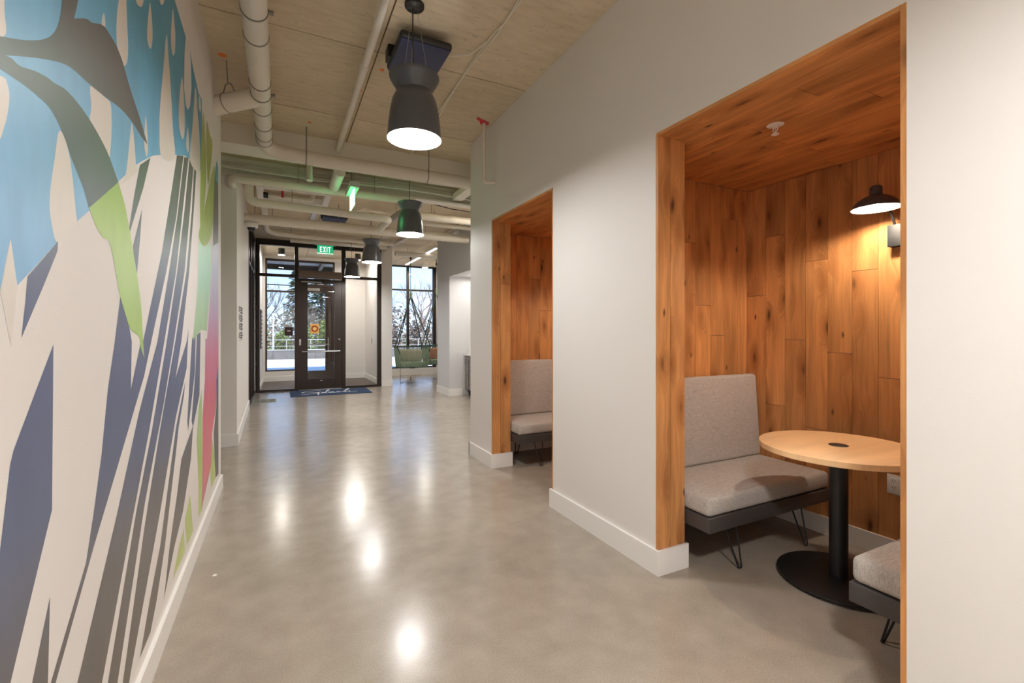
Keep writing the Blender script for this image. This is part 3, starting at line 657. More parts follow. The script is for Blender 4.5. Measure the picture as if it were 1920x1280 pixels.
M_boxblack = mat('matt_black_box', lin(14, 16, 17), .6)
def sconce(dy, label):
    c = (3.0, 1.41 + dy, 0)
    t = thing('wall_lamp', (3.25, 1.41 + dy, 1.9), label, 'lamp')
    prof = [(.0, 2.170), (.022, 2.168), (.030, 2.158), (.031, 2.118), (.040, 2.112), (.062, 2.104), (.085, 2.088), (.102, 2.070), (.112, 2.050), (.116, 2.040)]
    MB().lathe(prof, c, 40).build('lamp_shade', M_charcoal, t)
    inn = [(.030, 2.108), (.060, 2.099), (.082, 2.085), (.100, 2.067), (.110, 2.048), (.1155, 2.040)]
    MB().lathe(inn, c, 40).build('shade_lining', M_white_plastic, t)
    MB().lathe([(0, 2.062), (.018, 2.065), (.031, 2.076), (.033, 2.088), (.028, 2.098), (.020, 2.106)], c, 24).build('bulb', M_bulb, t)
    MB().tube([(3.03, c[1], 2.125), (3.10, c[1], 2.105), (3.165, c[1], 2.03), (3.20, c[1], 1.975), (3.225, c[1], 1.93)], .007, 10).build('arm', M_black, t)
    MB().box(3.195, 3.25, 1.372 + dy, 1.445 + dy, 1.845, 1.972, b=.003).build('mounting_box', M_boxblack, t)
    return t
sconce(0, 'black dome wall lamp lit above the round table')
sconce(DY, 'added black dome wall lamp lighting the farther alcove, hidden behind the pier')  # unseen repeat of the wall lamp, added to light this alcove

t = thing('sprinkler_head', (2.33, 1.555, 2.435), 'white sprinkler head in the wooden ceiling of the nearer alcove', 'sprinkler')
MB().lathe([(0, 2.426), (.03, 2.428), (.042, 2.434)], (2.33, 1.555, 0), 32).build('escutcheon', M_white_plastic, t)
MB().tube([(2.33, 1.548, 2.43), (2.33, 1.542, 2.41), (2.33, 1.553, 2.392)], .0025).tube([(2.33, 1.562, 2.43), (2.33, 1.568, 2.41), (2.33, 1.557, 2.392)], .0025).cyl((2.33, 1.555, 2.39), (2.33, 1.555, 2.43), .002).build('frame_arms', M_white_plastic, t)
MB().lathe([(0, 2.384), (.018, 2.384), (.018, 2.388), (0, 2.392)], (2.33, 1.555, 0), 20).build('deflector', M_white_plastic, t)

t = thing('wall_outlet', (3.25, 1.433, .445), 'white double power outlet low on the plank wall behind the table', 'outlet')
MB().box(3.244, 3.25, 1.398, 1.468, .388, .502, b=.002).build('cover_plate', M_white_plastic, t)
f = MB().box(3.2415, 3.2445, 1.416, 1.450, .405, .485, b=.001).build('receptacle', M_white_plastic, t)
m = MB()
for z in (.425, .465):
    m.box(3.2405, 3.2418, 1.425, 1.4275, z, z + .009).box(3.2405, 3.2418, 1.438, 1.4405, z, z + .009).cyl((3.2405, 1.433, z - .006), (3.2418, 1.433, z - .006), .0022, 8)
m.build('slots', M_black, f)['kind'] = 'stuff'

# ------------------------------------------------------------------ pendants
def pendant(x, y, label, MD=M_diff):
    t = thing('pendant_lamp', (x, y, 2.55), label, 'lamp', 'charcoal pendant lamps in a row along the corridor')
    zb = 2.55
    prof = [(.166, 0), (.165, .02), (.160, .09), (.150, .17), (.136, .24), (.122, .270), (.110, .288), (.108, .294), (.111, .302), (.122, .325), (.137, .350), (.150, .372), (.155, .385), (.153, .395)]
    MB().lathe([(r, z + zb) for r, z in prof], (x, y, 0), 56).build('lamp_shade', M_charcoal, t)
    MB().lathe([(r - .004, z + zb) for r, z in prof[6:]] + [(.02, zb + .30)], (x, y, 0), 40).build('shade_collar', M_charcoal, t)
    MB().lathe([(0, zb + .012), (.160, zb + .012)], (x, y, 0), 48).build('diffuser', MD, t)
    MB().lathe([(.161, zb + .02), (.166, zb)], (x, y, 0), 48).build('rim', M_white_plastic, t)
    MB().tube([(x - .01, y, H - .02), (x - .012, y - .005, 3.2), (x - .006, y + .003, 2.98), (x, y, zb + .30)], .0035, 8).build('power_cord', M_black, t)
    for a in (90, 210, 330):
        a = math.radians(a); MB().cyl((x + .015*math.cos(a), y + .015*math.sin(a), H - .02), (x + .10*math.cos(a), y + .10*math.sin(a), zb + .305), .0012, 6).build('suspension_wire', M_steel, t)
    MB().lathe([(0, H - .03), (.05, H - .028), (.06, H - .02), (.06, H)], (x, y, 0), 28).build('ceiling_canopy', M_black, t)
    return t
pendant(.755, 2.868, 'nearest and largest charcoal pendant lamp, in front of the navy ceiling panel')
pendant(1.45, 5.71, 'second charcoal pendant lamp, just beyond the ceiling beams')
pendant(1.435, 8.31, 'third charcoal pendant lamp, right in front of the entrance glazing')
pendant(1.426, 10.71, 'farthest and smallest charcoal pendant lamp, over the entrance door')
for y, w_ in ((-.15, 'just overhead of'), (-2.6, 'a few steps behind'), (-4.6, 'at the far wall behind')): pendant(.755, y, 'unseen charcoal pendant lamp added to the row ' + w_ + ' the viewer', M_diff2)  # out-of-view pendants added to supply light from behind the camera

# navy panels on the ceiling
def navy(x0, x1, y0, y1, label):
    t = thing('ceiling_panel_antenna', ((x0+x1)/2, (y0+y1)/2, 3.3), label, 'panel', 'navy square panels under the ceiling')
    MB().box(x0, x1, y0, y1, 3.293, 3.345, b=.020).build('housing', M_black, t)
    MB().box(x0 + .010, x1 - .010, y0 + .010, y1 - .010, 3.286, 3.295, b=.003).build('face_plate', M_navy, t)
    MB().box(x0 - .02, x0 + .03, y1 - .16, y1 - .06, 3.31, H, b=.004).build('side_bracket', M_black, t)
    MB().box((x0+x1)/2 - .06, (x0+x1)/2 + .06, (y0+y1)/2 - .06, (y0+y1)/2 + .06, 3.34, H).build('mounting_bracket', M_black, t)
    return t
navy(.71, 1.07, 3.045, 3.50, 'dark navy square panel mounted to the ceiling behind the nearest pendant lamp')
navy(.66, 1.06, 8.42, 8.80, 'small dark panel under the ceiling far down the corridor, above the entrance')

# ------------------------------------------------------------------ ducts and pipes
R1 = .069
t = thing('round_duct', (-.13, 3, 3.19), 'large white round duct with steel bands, running along the ceiling and elbowing across the beam', 'duct')
MB().tube([(-.13, -4.9, 3.19)] + elbow((-.13, 4.75, 3.19), (-.13, 5.15, 3.14), (.4, 5.15, 3.112), .16), R1, 28).build('main_run', M_duct, t)
MB().tube([(.3, 5.15, 3.112), (2.6, 5.15, 3.112), (5.5, 5.15, 3.112)], .0705, 28).build('cross_run', M_duct, t)
M_band = mat('grey_steel_band', lin(140, 134, 124), .4, metal=.4)
for y in (-2.2, -.8, .6, 1.8, 3.02, 3.28, 3.88, 4.07, 4.33, 4.66, 4.87, 4.97):
    MB().tube([(-.13, y - .005, 3.19 - max(0, y - 4.75)*.12), (-.13, y + .005, 3.19 - max(0, y - 4.75)*.12)], R1 + .0045, 28).build('band', M_band, t)
for y in (3.02, 4.07):
    MB().box(-.13 + R1 - .005, -.13 + R1 + .03, y - .012, y + .012, 3.185, 3.20).cyl((-.04, y - .02, 3.192), (-.04, y + .02, 3.192), .006, 8).build('clamp_bolt', M_band, t)
    MB().cyl((-.13, y, 3.19 + R1), (-.13, y, H), .005, 8).build('hanger_rod', M_band, t)
MB().tube([(-.47, 4.30, 3.115), (-.30, 4.20, 3.15), (-.13, 4.12, 3.19)], .070, 28).build('branch', M_duct, t)
MB().tube([(-.372, 4.243, 3.137), (-.366, 4.239, 3.138)], .0735, 28).build('band', M_band, t)
MB().cyl((-.36, 4.10, H), (-.36, 4.20, 3.27), .004, 8).tube([(-.40, 4.26, 3.20), (-.375, 4.22, 3.27), (-.34, 4.18, 3.27), (-.31, 4.2, 3.215)], .005, 8).build('hanger_rod', M_band, t)
for x in (.02 + .22, 1.5, 2.3): MB().cyl((x, 5.07, H), (x, 5.08, 3.13), .006, 8).tube([(x - .006, 5.15, 3.112), (x + .006, 5.15, 3.112)], .073, 24).build('hanger_rod', M_band, t)

def pipe(pts, r, label, name='pipe', cat='pipe', m=None, bands=(), hang=(), group=None, n=16):
    t = thing(name, pts[len(pts)//2], label, cat, group)
    MB().tube(pts, r, n).build('run', m or M_duct, t)
    for p0, p1 in bands: MB().tube([p0, p1], r + .004, n).build('coupling', m or M_duct, t)
    for x, y, z in hang: MB().cyl((x, y, H), (x, y, z), .004, 6).build('hanger_rod', M_band, t)
    return t
pipe([(.555, -4.9, 3.30), (.558, 3, 3.30), (.56, 5.30, 3.30)], .027, 'thin straight painted sprinkler pipe beneath the concrete ceiling left of the nearest pendant',
     bands=[((.558, 3.50, 3.30), (.558, 3.58, 3.30))], hang=[(.558, 3.5, 3.3), (.558, 4.1, 3.3)])
pipe([(.60, 5.45, 3.13), (.60, 5.8, 3.13), (.60, 6.07, 3.13)], .062, 'short thick pipe stub lit green beside the hanging side exit sign')
pipe([(.31, 5.9, 3.40), (.31, 5.88, 3.2), (.31, 5.86, 3.10)], .034, 'short white pipe end hanging down between the two beams', bands=[((.31, 5.87, 3.13), (.31, 5.87, 3.14))])
pipe(elbow((-.50, 6.36, 3.07), (-.50, 6.14, 3.09), (0, 6.14, 3.09), .08) + [(1.0, 6.14, 3.09), (1.62, 6.14, 3.09)], .046, 'long painted pipe crossing in front of the steel beam over the corridor', hang=[(.2, 6.14, 3.1), (1.1, 6.16, 3.1)])
pipe(elbow((-.36, 6.85, 3.38), (-.36, 6.85, 3.02), (.2, 6.87, 3.02), .12) + elbow((1.0, 6.95, 3.02), (1.46, 6.98, 3.02), (1.46, 7.80, 3.02), .12), .055, 'painted drain pipe dropping at the white column and crossing the corridor', bands=[((-.36, 6.85, 3.19), (-.36, 6.85, 3.2)), ((.1, 6.866, 3.02), (.12, 6.867, 3.02))], hang=[(.15, 6.87, 3.02), (.9, 6.93, 3.02)])
pipe([(-.475, 7.95, 3.035), (1, 7.96, 3.035), (3.1, 7.98, 3.04)], .075, 'thick beige pipe crossing above the dome camera', hang=[(.85, 7.95, 3.05), (-.1, 7.95, 3.05)])
pipe(elbow((-.22, 8.35, 3.36), (-.22, 9.8, 3.2), (.4, 9.9, 3.2), .3) + [(1.2, 9.9, 3.2), (2.15, 9.9, 3.2)], .05, 'painted pipe curving in front of the entrance glazing head', hang=[(.2, 9.9, 3.2), (1.9, 9.9, 3.2)])
pipe([(-.1, 10.0, 3.29), (1.2, 10.0, 3.29), (2.2, 10.0, 3.29)], .028, 'slim conduit just under the ceiling near the entrance', hang=[(.5, 10, 3.3)])
pipe([(.2, 10.8, 3.27), (1.2, 10.8, 3.27), (2.2, 10.8, 3.27)], .05, 'wide pipe closest to the entrance glazing under the ceiling')
pipe([(1.86, 7.3, 3.2), (2.6, 7.3, 3.2), (4.2, 7.3, 3.2)], .062, 'upper of the two pipes right of the second pendant lamp', hang=[(2.2, 7.3, 3.2)])
pipe([(1.86, 7.62, 3.16), (2.6, 7.62, 3.16), (4.2, 7.62, 3.16)], .035, 'thinner pipe directly under the upper right pipe', hang=[(2.35, 7.62, 3.2)])
pipe([(1.75, 8.7, 3.18), (2.6, 8.7, 3.18), (2.93, 8.7, 3.18)], .04, 'lower right pipe ending at the grey wall', hang=[(2.5, 8.7, 3.2)])
pipe([(2.5, 11.3, 3.24), (3.2, 11.3, 3.24), (4.5, 11.3, 3.24)], .06, 'pipe across the lounge in front of its window', hang=[(2.8, 11.3, 3.2)])
pipe([(2.27, 12.1, 3.34), (2.33, 10.8, 3.34), (2.42, 9.7, 3.34)], .04, 'slanting white pipe between the third pendant and the pillar')
pipe([(1.74, 7.16, 3.22), (1.66, 7.42, 3.19), (1.62, 7.70, 3.17)], .05, 'foil wrapped pipe elbow behind the second pendant lamp', m=M_steel, hang=[(1.66, 7.42, 3.19)])
pipe(elbow((1.80, 4.20, H), (1.80, 4.20, 2.81), (1.88, 4.10, 2.80), .04), .017, 'grey conduit dropping from the ceiling onto the right wall above the farther alcove', name='conduit', cat='conduit', bands=[((1.80, 4.2, 2.86), (1.80, 4.2, 2.87))])
M_cond = mat('painted_conduit', lin(206, 206, 194), .4)
for i, (dz, dy_) in enumerate(((-.045, 0), (-.015, .03), (.02, .06), (.045, .09))):
    pts = []
    for k in range(26):
        x = -.6 + k * .16
        pts.append((x, 6.235 + dy_ + .012*math.sin(k*.42 + i*.5), 3.29 + dz - .022*math.sin(k*.33 + i*.12)*(1 if k > 5 else .3)))
    pipe(pts, .0125, ['lowest wavy conduit along the green lit beam', 'upper wavy conduit along the green lit beam', 'middle wavy conduit along the green lit beam', 'wavy conduit closest to the green lit beam'][i], name='conduit', cat='conduit', m=M_cond, n=8)
t = thing('hatch_frame', (.14, 7.3, 3.3), 'white square frame hung under the ceiling left of the side exit sign', 'frame')
for x0, x1, y0, y1 in ((-.28, .66, 7.62, 7.70), (.58, .66, 6.99, 7.62), (-.28, -.20, 6.99, 7.62), (-.20, .58, 6.99, 7.06)): MB().box(x0, x1, y0, y1, 3.27, 3.36).build('frame_bar', M_trim, t)
t = thing('valve_assembly', (0, 7.2, 3.2), 'small pipe with black valve and red tags inside the square ceiling frame', 'valve')
MB().tube([(-.15, 7.2, 3.22), (.3, 7.2, 3.22)], .032, 12).build('run', M_duct, t)
MB().tube(elbow((.3, 7.2, 3.22), (.42, 7.2, 3.22), (.42, 7.2, 3.38), .05), .036, 12).build('elbow', M_duct, t)
MB().cyl((-.20, 7.2, 3.22), (-.14, 7.2, 3.22), .04, 12).build('valve_body', M_black, t)
MB().box(.02, .05, 7.155, 7.16, 3.2, 3.34).build('red_tag', M_red, t)
for x, y, c in ((-.31, 7.4, M_cond),): 
    t = thing('ceiling_rosette', (x, y, H), 'grey blue cross bracket on the ceiling next to the drain pipe', 'bracket')
    MB().box(x - .09, x + .09, y - .012, y + .012, H - .015, H).box(x - .012, x + .012, y - .09, y + .09, H - .015, H).build('cross_plate', M_cond, t)
    MB().cyl((x, y, H), (x, y, 3.0), .005, 8).build('rod', M_band, t)
for i, (x, y, r) in enumerate(((-.38, 4.034, .03), (.716, 3.704, .02), (.612, 4.107, .018), (.26, 4.945, .02), (-.36, 4.95, .035))):
    lab = ['orange spray mark on the ceiling where the branch duct hangs', 'orange dot on the ceiling left of the navy panel', 'orange dot on the ceiling right of the thin pipe', 'small orange mark on the ceiling at the long hanger rod', 'orange mark on the ceiling just before the first beam'][i]
    rm = random.Random(i)
    tag(MB().lathe([(0, H - .0015), (r, H - .001)], (x, y, 0), 9).build('ceiling_mark', M_orange), lab, 'marking')
tag(MB().prism([(1.69, 4.10), (1.75, 4.13), (1.80, 4.145), (1.845, 4.17), (1.85, 4.22), (1.82, 4.245), (1.77, 4.23), (1.745, 4.18), (1.70, 4.15)], 'z', H - .002, H - .0005).build('ceiling_mark', M_red), 'pink red paint mark on the ceiling around the grey conduit', 'marking')

# cables on the ceiling
M_cable = mat('white_cable', lin(228, 222, 208), .5)
cp = [(1.10, 1.4), (1.25, 2.0), (1.316, 2.514), (1.325, 2.758), (1.31, 2.869), (1.30, 3.06), (1.301, 3.322), (1.31, 3.714), (1.32, 4.158), (1.33, 4.8), (1.34, 5.3)]
tag(MB().tube([(x, y, H - .012 - .008*(i % 2)) for i, (x, y) in enumerate(cp)], .0045, 8).build('ceiling_cable', M_cable), 'left strand of the white cable pair slung under the concrete ceiling', 'cable')
tag(MB().tube([(x + .012 + .012*math.sin(i*1.7), y, H - .015 - .008*((i+1) % 2)) for i, (x, y) in enumerate(cp)], .0045, 8).build('ceiling_cable', M_cable), 'right strand of the white cable pair slung under the concrete ceiling', 'cable')
tag(MB().tube([(1.30, 3.0, H - .012), (1.27, 3.10, H - .02), (1.231, 3.17, H - .03), (1.13, 3.22, H - .04), (1.06, 3.24, H - .06)], .0045, 8).build('ceiling_cable', M_cable), 'white cable looping from the pair into the navy ceiling panel', 'cable')
tag(MB().tube([(.9, 9.2, 3.32), (1.1, 9.25, 3.28), (1.3, 9.3, 3.26), (1.45, 9.4, 3.27)], .008, 8).build('ceiling_cable', M_black), 'black cable bundle above the third pendant lamp', 'cable')
tag(MB().tube([(1.55, 7.0, 3.33), (1.30, 7.05, 3.3), (1.15, 7.1, 3.2), (1.0, 7.15, 3.12)], .007, 8).build('ceiling_cable', M_cable), 'white cable curving down left of the second pendant lamp', 'cable')
tag(MB().tube([(1.6, 6.6, 3.22), (1.9, 6.6, 3.235), (2.3, 6.6, 3.18), (2.6, 6.6, 3.17)], .007, 8).build('ceiling_cable', M_black), 'black cable sagging right of the second pendant lamp', 'cable')

M_led = mat('linear_lamp_tube', (1, 1, 1, 1), .5, emit=(1, .97, .92, 1), es=1.3)
def linear(x, y0, y1, z, label):
    t = thing('linear_lamp', (x, (y0+y1)/2, z), label, 'lamp', 'thin linear lamps over the lounge')
    MB().box(x - .03, x + .03, y0, y1, z + .02, z + .05).build('housing', M_white_plastic, t)
    MB().box(x - .025, x + .025, y0 + .01, y1 - .01, z, z + .02).build('diffuser', M_led, t)
    MB().cyl((x, y0 + .1, z + .05), (x, y0 + .1, H), .004, 6).cyl((x, y1 - .1, z + .05), (x, y1 - .1, H), .004, 6).build('hanger_rod', M_band, t)
linear(3.33, 12.05, 13.6, 3.3, 'farthest linear lamp, above the hanging chair near the window')
linear(3.31, 10.56, 11.58, 3.3, 'middle linear lamp between window and grey wall')
pipe([(3.0, 8.26, 3.22), (3.0, 8.7, 3.28), (3.0, 9.17, 3.22)][:1] + [(3.0, 8.6, 3.23), (3.0, 9.17, 3.22)], .03, 'silvery unlit tube beside the top of the grey wall', m=M_trim, hang=[(3.0, 9.0, 3.22)])
t = thing('linear_lamp', (.53, 9.1, 3.36), 'unlit bluish white linear strip seen through the pipes above the entrance', 'lamp')
MB().box(.49, .57, 8.4, 9.8, 3.35, H).build('housing', mat('cool_white_strip', lin(214, 218, 232), .4), t)
t = thing('smoke_detector', (2.03, 10.25, H), 'flat white smoke detector on the ceiling beside the third pendant', 'detector')
MB().lathe([(0, H - .045), (.06, H - .04), (.08, H - .02), (.085, H)], (2.03, 10.25, 0), 28).build('body', M_white_plastic, t)

t = thing('dome_camera', (-.375, 7.92, 2.9), 'white dome camera under the thick pipe at the top of the white column', 'camera')
MB().cyl((-.375, 7.92, 2.962), (-.375, 7.92, 2.92), .085, 28).build('mount', M_white_plastic, t)
MB().lathe([(.085, 2.92), (.08, 2.90), (.06, 2.895)], (-.375, 7.92, 0), 28).build('ring', M_white_plastic, t)
MB().lathe([(0, 2.84), (.03, 2.847), (.05, 2.865), (.06, 2.895)], (-.375, 7.92, 0), 28).build('dome', mat('smoked_dome', lin(40, 42, 48), .1), t)

# ------------------------------------------------------------------ exit signs
FONT = {'E': [[(0,0),(0,1),(.55,1),(.55,.84),(.18,.84),(.18,.58),(.48,.58),(.48,.43),(.18,.43),(.18,.16),(.55,.16),(.55,0)]],
        'X': [[(0,0),(.22,.5),(0,1),(.2,1),(.325,.67),(.45,1),(.65,1),(.43,.5),(.65,0),(.45,0),(.325,.33),(.2,0)]],
        'I': [[(0,0),(0,1),(.18,1),(.18,0)]], 'T': [[(.2,0),(.2,.84),(0,.84),(0,1),(.58,1),(.58,.84),(.38,.84),(.38,0)]]}
def exit_sign(c, w, h, axis, label, ME):
    """c: centre of the sign plate; axis 'x' runs along the corridor width, 'y' along its length"""
    t = thing('exit_sign', c, label, 'sign', 'lit green exit signs')
    def P(u, v, d): return (c[0] + u, c[1] + d, c[2] + v) if axis == 'x' else (c[0] + d, c[1] - u, c[2] + v)
    def slab(pts, d0, d1, name, m, par):
        n = len(pts); vs = [P(u, v, d0) for u, v in pts] + [P(u, v, d1) for u, v in pts]
        tr = tessellate_polygon([[Vector((u, v, 0)) for u, v in pts]])
        return MB().add(vs, [tuple(a) for a in tr] + [tuple(i + n for i in a) for a in tr] + [(i, (i+1) % n, (i+1) % n + n, i + n) for i in range(n)]).build(name, m, par)
    def rect(a, b, c_, d): return [(a, c_), (b, c_), (b, d), (a, d)]
    slab(rect(-w/2 - .05, w/2 + .05, h/2, h/2 + .065), -.05, .05, 'light_housing', mat('sign_housing', lin(176, 184, 172), .5, metal=.3), t)
    pl = slab(rect(-w/2, w/2, -h/2, h/2), -.006, .006, 'acrylic_plate', ME, t)
    slab(rect(-w/2, w/2, -h/2, -h/2 + .012), -.0085, .0085, 'edge_strip', M_exitw, t)
    sides = [(-.0085, -.0065, 1)] if axis == 'x' else [(-.0085, -.0065, -1)]
    for d0, d1, s in [(-.0085, -.0065, 1), (.0065, .0085, -1)]:
        x = -.98; hh = h * .66; ww = hh * .62
        tot = sum(k for k in (.55, .65, .18, .58)) + .2*3
        x = -tot/2
        for chn, wd in (('E', .55), ('X', .65), ('I', .18), ('T', .58)):
            for poly in FONT[chn]:
                q = [((x + a) * ww * s * 1.15, (b_ - .5) * hh) for a, b_ in poly]
                slab(q, d0, d1, 'letter', M_exitw, t)
            x += wd + .2
    for u in (-w*.25, w*.25):
        a = P(u, h/2 + .065, 0); MB().cyl(a, (a[0], a[1], H), .008, 8).build('stem', M_band, t)
    return t
exit_sign((.935, 11.42, 3.225), .34, .19, 'x', 'far green EXIT sign facing the viewer above the entrance door', M_exit)
exit_sign((.765, 5.72, 2.90), .34, .18, 'y', 'near green EXIT sign seen edge on, hanging under the beams', M_exit2)

# ------------------------------------------------------------------ entrance things
M_matn = mat('navy_mat', lin(40, 58, 88), .9, noise_amt=.12, noise_scale=90)
t = thing('door_mat', (1.0, 11.0, 0), 'navy blue doormat with white handwritten lettering before the entrance door', 'mat')
MB().box(.20, 1.83, 10.50, 11.50, 0, .012, b=.003).build('mat_base', M_matn, t)
ST = [  # handwritten word, x 0..1, y 0..1
 [(.36,.93),(.24,.86),(.10,.72),(.03,.60),(.06,.52),(.18,.50),(.27,.42),(.20,.28),(.08,.18),(.0,.16)],
 [(.30,.55),(.285,.30),(.27,.02)], [(.29,.46),(.34,.52),(.365,.42),(.34,.30),(.29,.30)],
 [(.37,.32),(.44,.60),(.50,.90),(.475,.92),(.43,.55),(.41,.34),(.45,.30)],
 [(.54,.48),(.49,.50),(.47,.36),(.50,.30),(.54,.46),(.545,.30),(.58,.32)],
 [(.64,.52),(.60,.47),(.635,.40),(.63,.31),(.58,.30)], [(.64,.32),(.70,.40)],
 [(.70,.30),(.77,.62),(.86,.96),(.83,.97),(.76,.60),(.74,.30)], [(.745,.34),(.80,.50),(.82,.44),(.81,.32),(.86,.30),(.95,.36)],
]
M_script = mat('white_lettering', lin(225, 228, 230), .8)
for s in ST:
    q = catmull([s[0]] + s + [s[-1]], 4, True)
    m = MB(); k = len(s)
    pts = []
    for i in range(k - 1):
        p0 = s[max(i-1, 0)]; p1 = s[i]; p2 = s[i+1]; p3 = s[min(i+2, k-1)]
        for j in range(5):
            u = j/5; pts.append(tuple(.5*((2*p1[c]) + (-p0[c]+p2[c])*u + (2*p0[c]-5*p1[c]+4*p2[c]-p3[c])*u*u + (-p0[c]+3*p1[c]-3*p2[c]+p3[c])*u**3) for c in (0, 1)))
    pts.append(s[-1]); pts = [(.40 + 1.22*a, 10.55 + .88*b_) for a, b_ in pts]
    L_, R_ = [], []
    for i in range(len(pts)):
        a = pts[max(i-1, 0)]; b_ = pts[min(i+1, len(pts)-1)]; d = Vector((b_[0]-a[0], b_[1]-a[1])).normalized(); wd = .016
        L_.append((pts[i][0] - d.y*wd, pts[i][1] + d.x*wd, .0135)); R_.append((pts[i][0] + d.y*wd, pts[i][1] - d.x*wd, .0135))
    n = len(pts); m.add(L_ + R_, [(i, i+1, n+i+1, n+i) for i in range(n-1)]); m.build('lettering_stroke', M_script, t)
t = thing('floor_grate', (-.28, 10.16, 0), 'flat grey green floor grate beside the dark glazed partition', 'grate')
M_gr = mat('grate_green_grey', lin(150, 152, 130), .5, metal=.2)
for x0, x1, y0, y1 in ((-.47, -.06, 9.97, 9.995), (-.47, -.06, 10.345, 10.37), (-.47, -.445, 9.995, 10.345), (-.085, -.06, 9.995, 10.345), (-.34, -.325, 9.995, 10.345), (-.21, -.195, 9.995, 10.345)): MB().box(x0, x1, y0, y1, 0, .008).build('frame_bar', M_gr, t)
m = MB()
for k in range(22): m.box(-.445, -.085, 10.0 + k*.016, 10.006 + k*.016, 0, .006)
o = m.build('grille_bars', M_gr, t); o['kind'] = 'stuff'

t = thing('lobby_downlight', (.042, 12.8, H), 'black cylinder ceiling light behind the upper left entrance pane', 'lamp')
MB().cyl((.042, 12.8, 3.24), (.042, 12.8, H), .075, 28).build('cylinder_body', M_black, t)
MB().lathe([(0, 3.238), (.07, 3.238)], (.042, 12.8, 0), 28).build('diffuser', mat('downlight_glow', (1, 1, 1, 1), emit=(1, .92, .83, 1), es=330), t)
t = thing('lobby_downlight', (1.85, 12.8, H), 'black cylinder ceiling light in the lobby behind the third pendant', 'lamp')
MB().cyl((1.85, 12.8, 3.24), (1.85, 12.8, H), .075, 28).build('cylinder_body', M_black, t)
MB().lathe([(0, 3.238), (.07, 3.238)], (1.85, 12.8, 0), 28).build('diffuser', bpy.data.materials['downlight_glow'], t)
t = thing('lobby_grille', (-.39, 12.3, 1.4), 'tall narrow dark grille on the left wall of the entrance lobby', 'grille')
MB().box(-.40, -.375, 12.0, 12.7, .95, 1.85, b=.004).build('frame', M_black, t)
for k in range(9): MB().box(-.376, -.37, 12.04, 12.66, 1.0 + k*.09, 1.05 + k*.09).build('louvre', M_trim, t)
def fill_downlight(x, y, w_, label):  # added lamps, mostly out of view, that brighten the recess, niche and lounge
    t = thing('added_downlight', (x, y, H), label, 'lamp')
    MB().cyl((x, y, 3.26), (x, y, H), .09, 28).build('cylinder_body', M_white_plastic, t)
    MB().lathe([(0, 3.258), (.085, 3.258)], (x, y, 0), 28).build('diffuser', M_dl, t)
M_dl = mat('added_downlight_glow', (1, 1, 1, 1), emit=(1, .93, .80, 1), es=150)
fill_downlight(-1.5, 5.5, 0, 'added white ceiling cylinder light in the side recess beyond the mural wall')
fill_downlight(-2.6, 5.5, 0, 'added white ceiling cylinder light deep in the side recess')
fill_downlight(2.95, 6.6, 0, 'added white ceiling cylinder light behind the alcove wall near the kitchen niche')
fill_downlight(3.9, 11.6, 0, 'added white ceiling cylinder light behind the grey wall over the lounge')
fill_downlight(3.9, 13.6, 0, 'added white ceiling cylinder light near the lounge window, mostly hidden by the grey wall')
t = thing('wreath_notice', (.726, 11.63, 1.41), 'square orange notice with a wreath picture stuck on the entrance door glass', 'notice')
MB().box(.635, .818, 11.636, 11.640, 1.30, 1.52).build('sheet', mat('notice_paper', lin(236, 176, 90), .7), t)
MB().lathe([(.045, -.0005), (.075, -.001)], (.726, 11.636, 1.41), 28, axis='y').build('wreath_ring', mat('notice_red', lin(150, 60, 30), .7, noise_amt=.4, noise_scale=50), t)
MB().lathe([(0, -.001), (.03, -.001)], (.726, 11.636, 1.41), 20, axis='y').build('wreath_centre', mat('notice_yellow', lin(240, 200, 120), .7), t)
t = thing('door_notice', (.185, 11.63, 1.35), 'small dark square notice on the glass left of the entrance door', 'notice')
MB().box(.103, .267, 11.638, 11.642, 1.253, 1.446).build('sheet', mat('notice_maroon', lin(58, 28, 26), .6), t)
MB().box(.15, .22, 11.636, 11.638, 1.35, 1.37).build('text_line', M_trim, t)
t = thing('wall_switch', (2.215, 12.9, 1.1), 'small grey switch plate on the right wall of the entrance lobby', 'switch')
MB().box(2.222, 2.23, 12.86, 12.94, 1.02, 1.16, b=.002).build('plate', M_band, t)
# wayfinding lettering on the white column
M_ink = mat('sign_ink', lin(38, 40, 46), .6)
for i, z in enumerate((1.61, 1.50, 1.39, 1.275)):
    t = thing('wayfinding_line', (-.46, 7.1, z), ['topmost dark direction line on the white column beside the glazed partition', 'second dark direction line from the top on the white column', 'third dark direction line from the top on the white column', 'lowest dark direction line on the white column'][i], 'sign', 'direction lines on the white column')
    def px_(y): return -.452 - (y - 6.34)*.0125 + .001
    def q_(y0, y1, z0, z1, nm): 
        MB().add([(px_(y0), y0, z0), (px_(y1), y1, z0), (px_(y1), y1, z1), (px_(y0), y0, z1)], [(0, 1, 2, 3)]).build(nm, M_ink, t)
    q_(6.70, 6.84, z - .015, z + .06, 'arrow')
    for r in range(3): q_(6.98, 7.52 - .08*((r + i) % 2), z - .022 + r*.031, z + .002 + r*.031, 'text_row')
    q_(6.74, 7.44, z - .042, z - .036, 'underline')

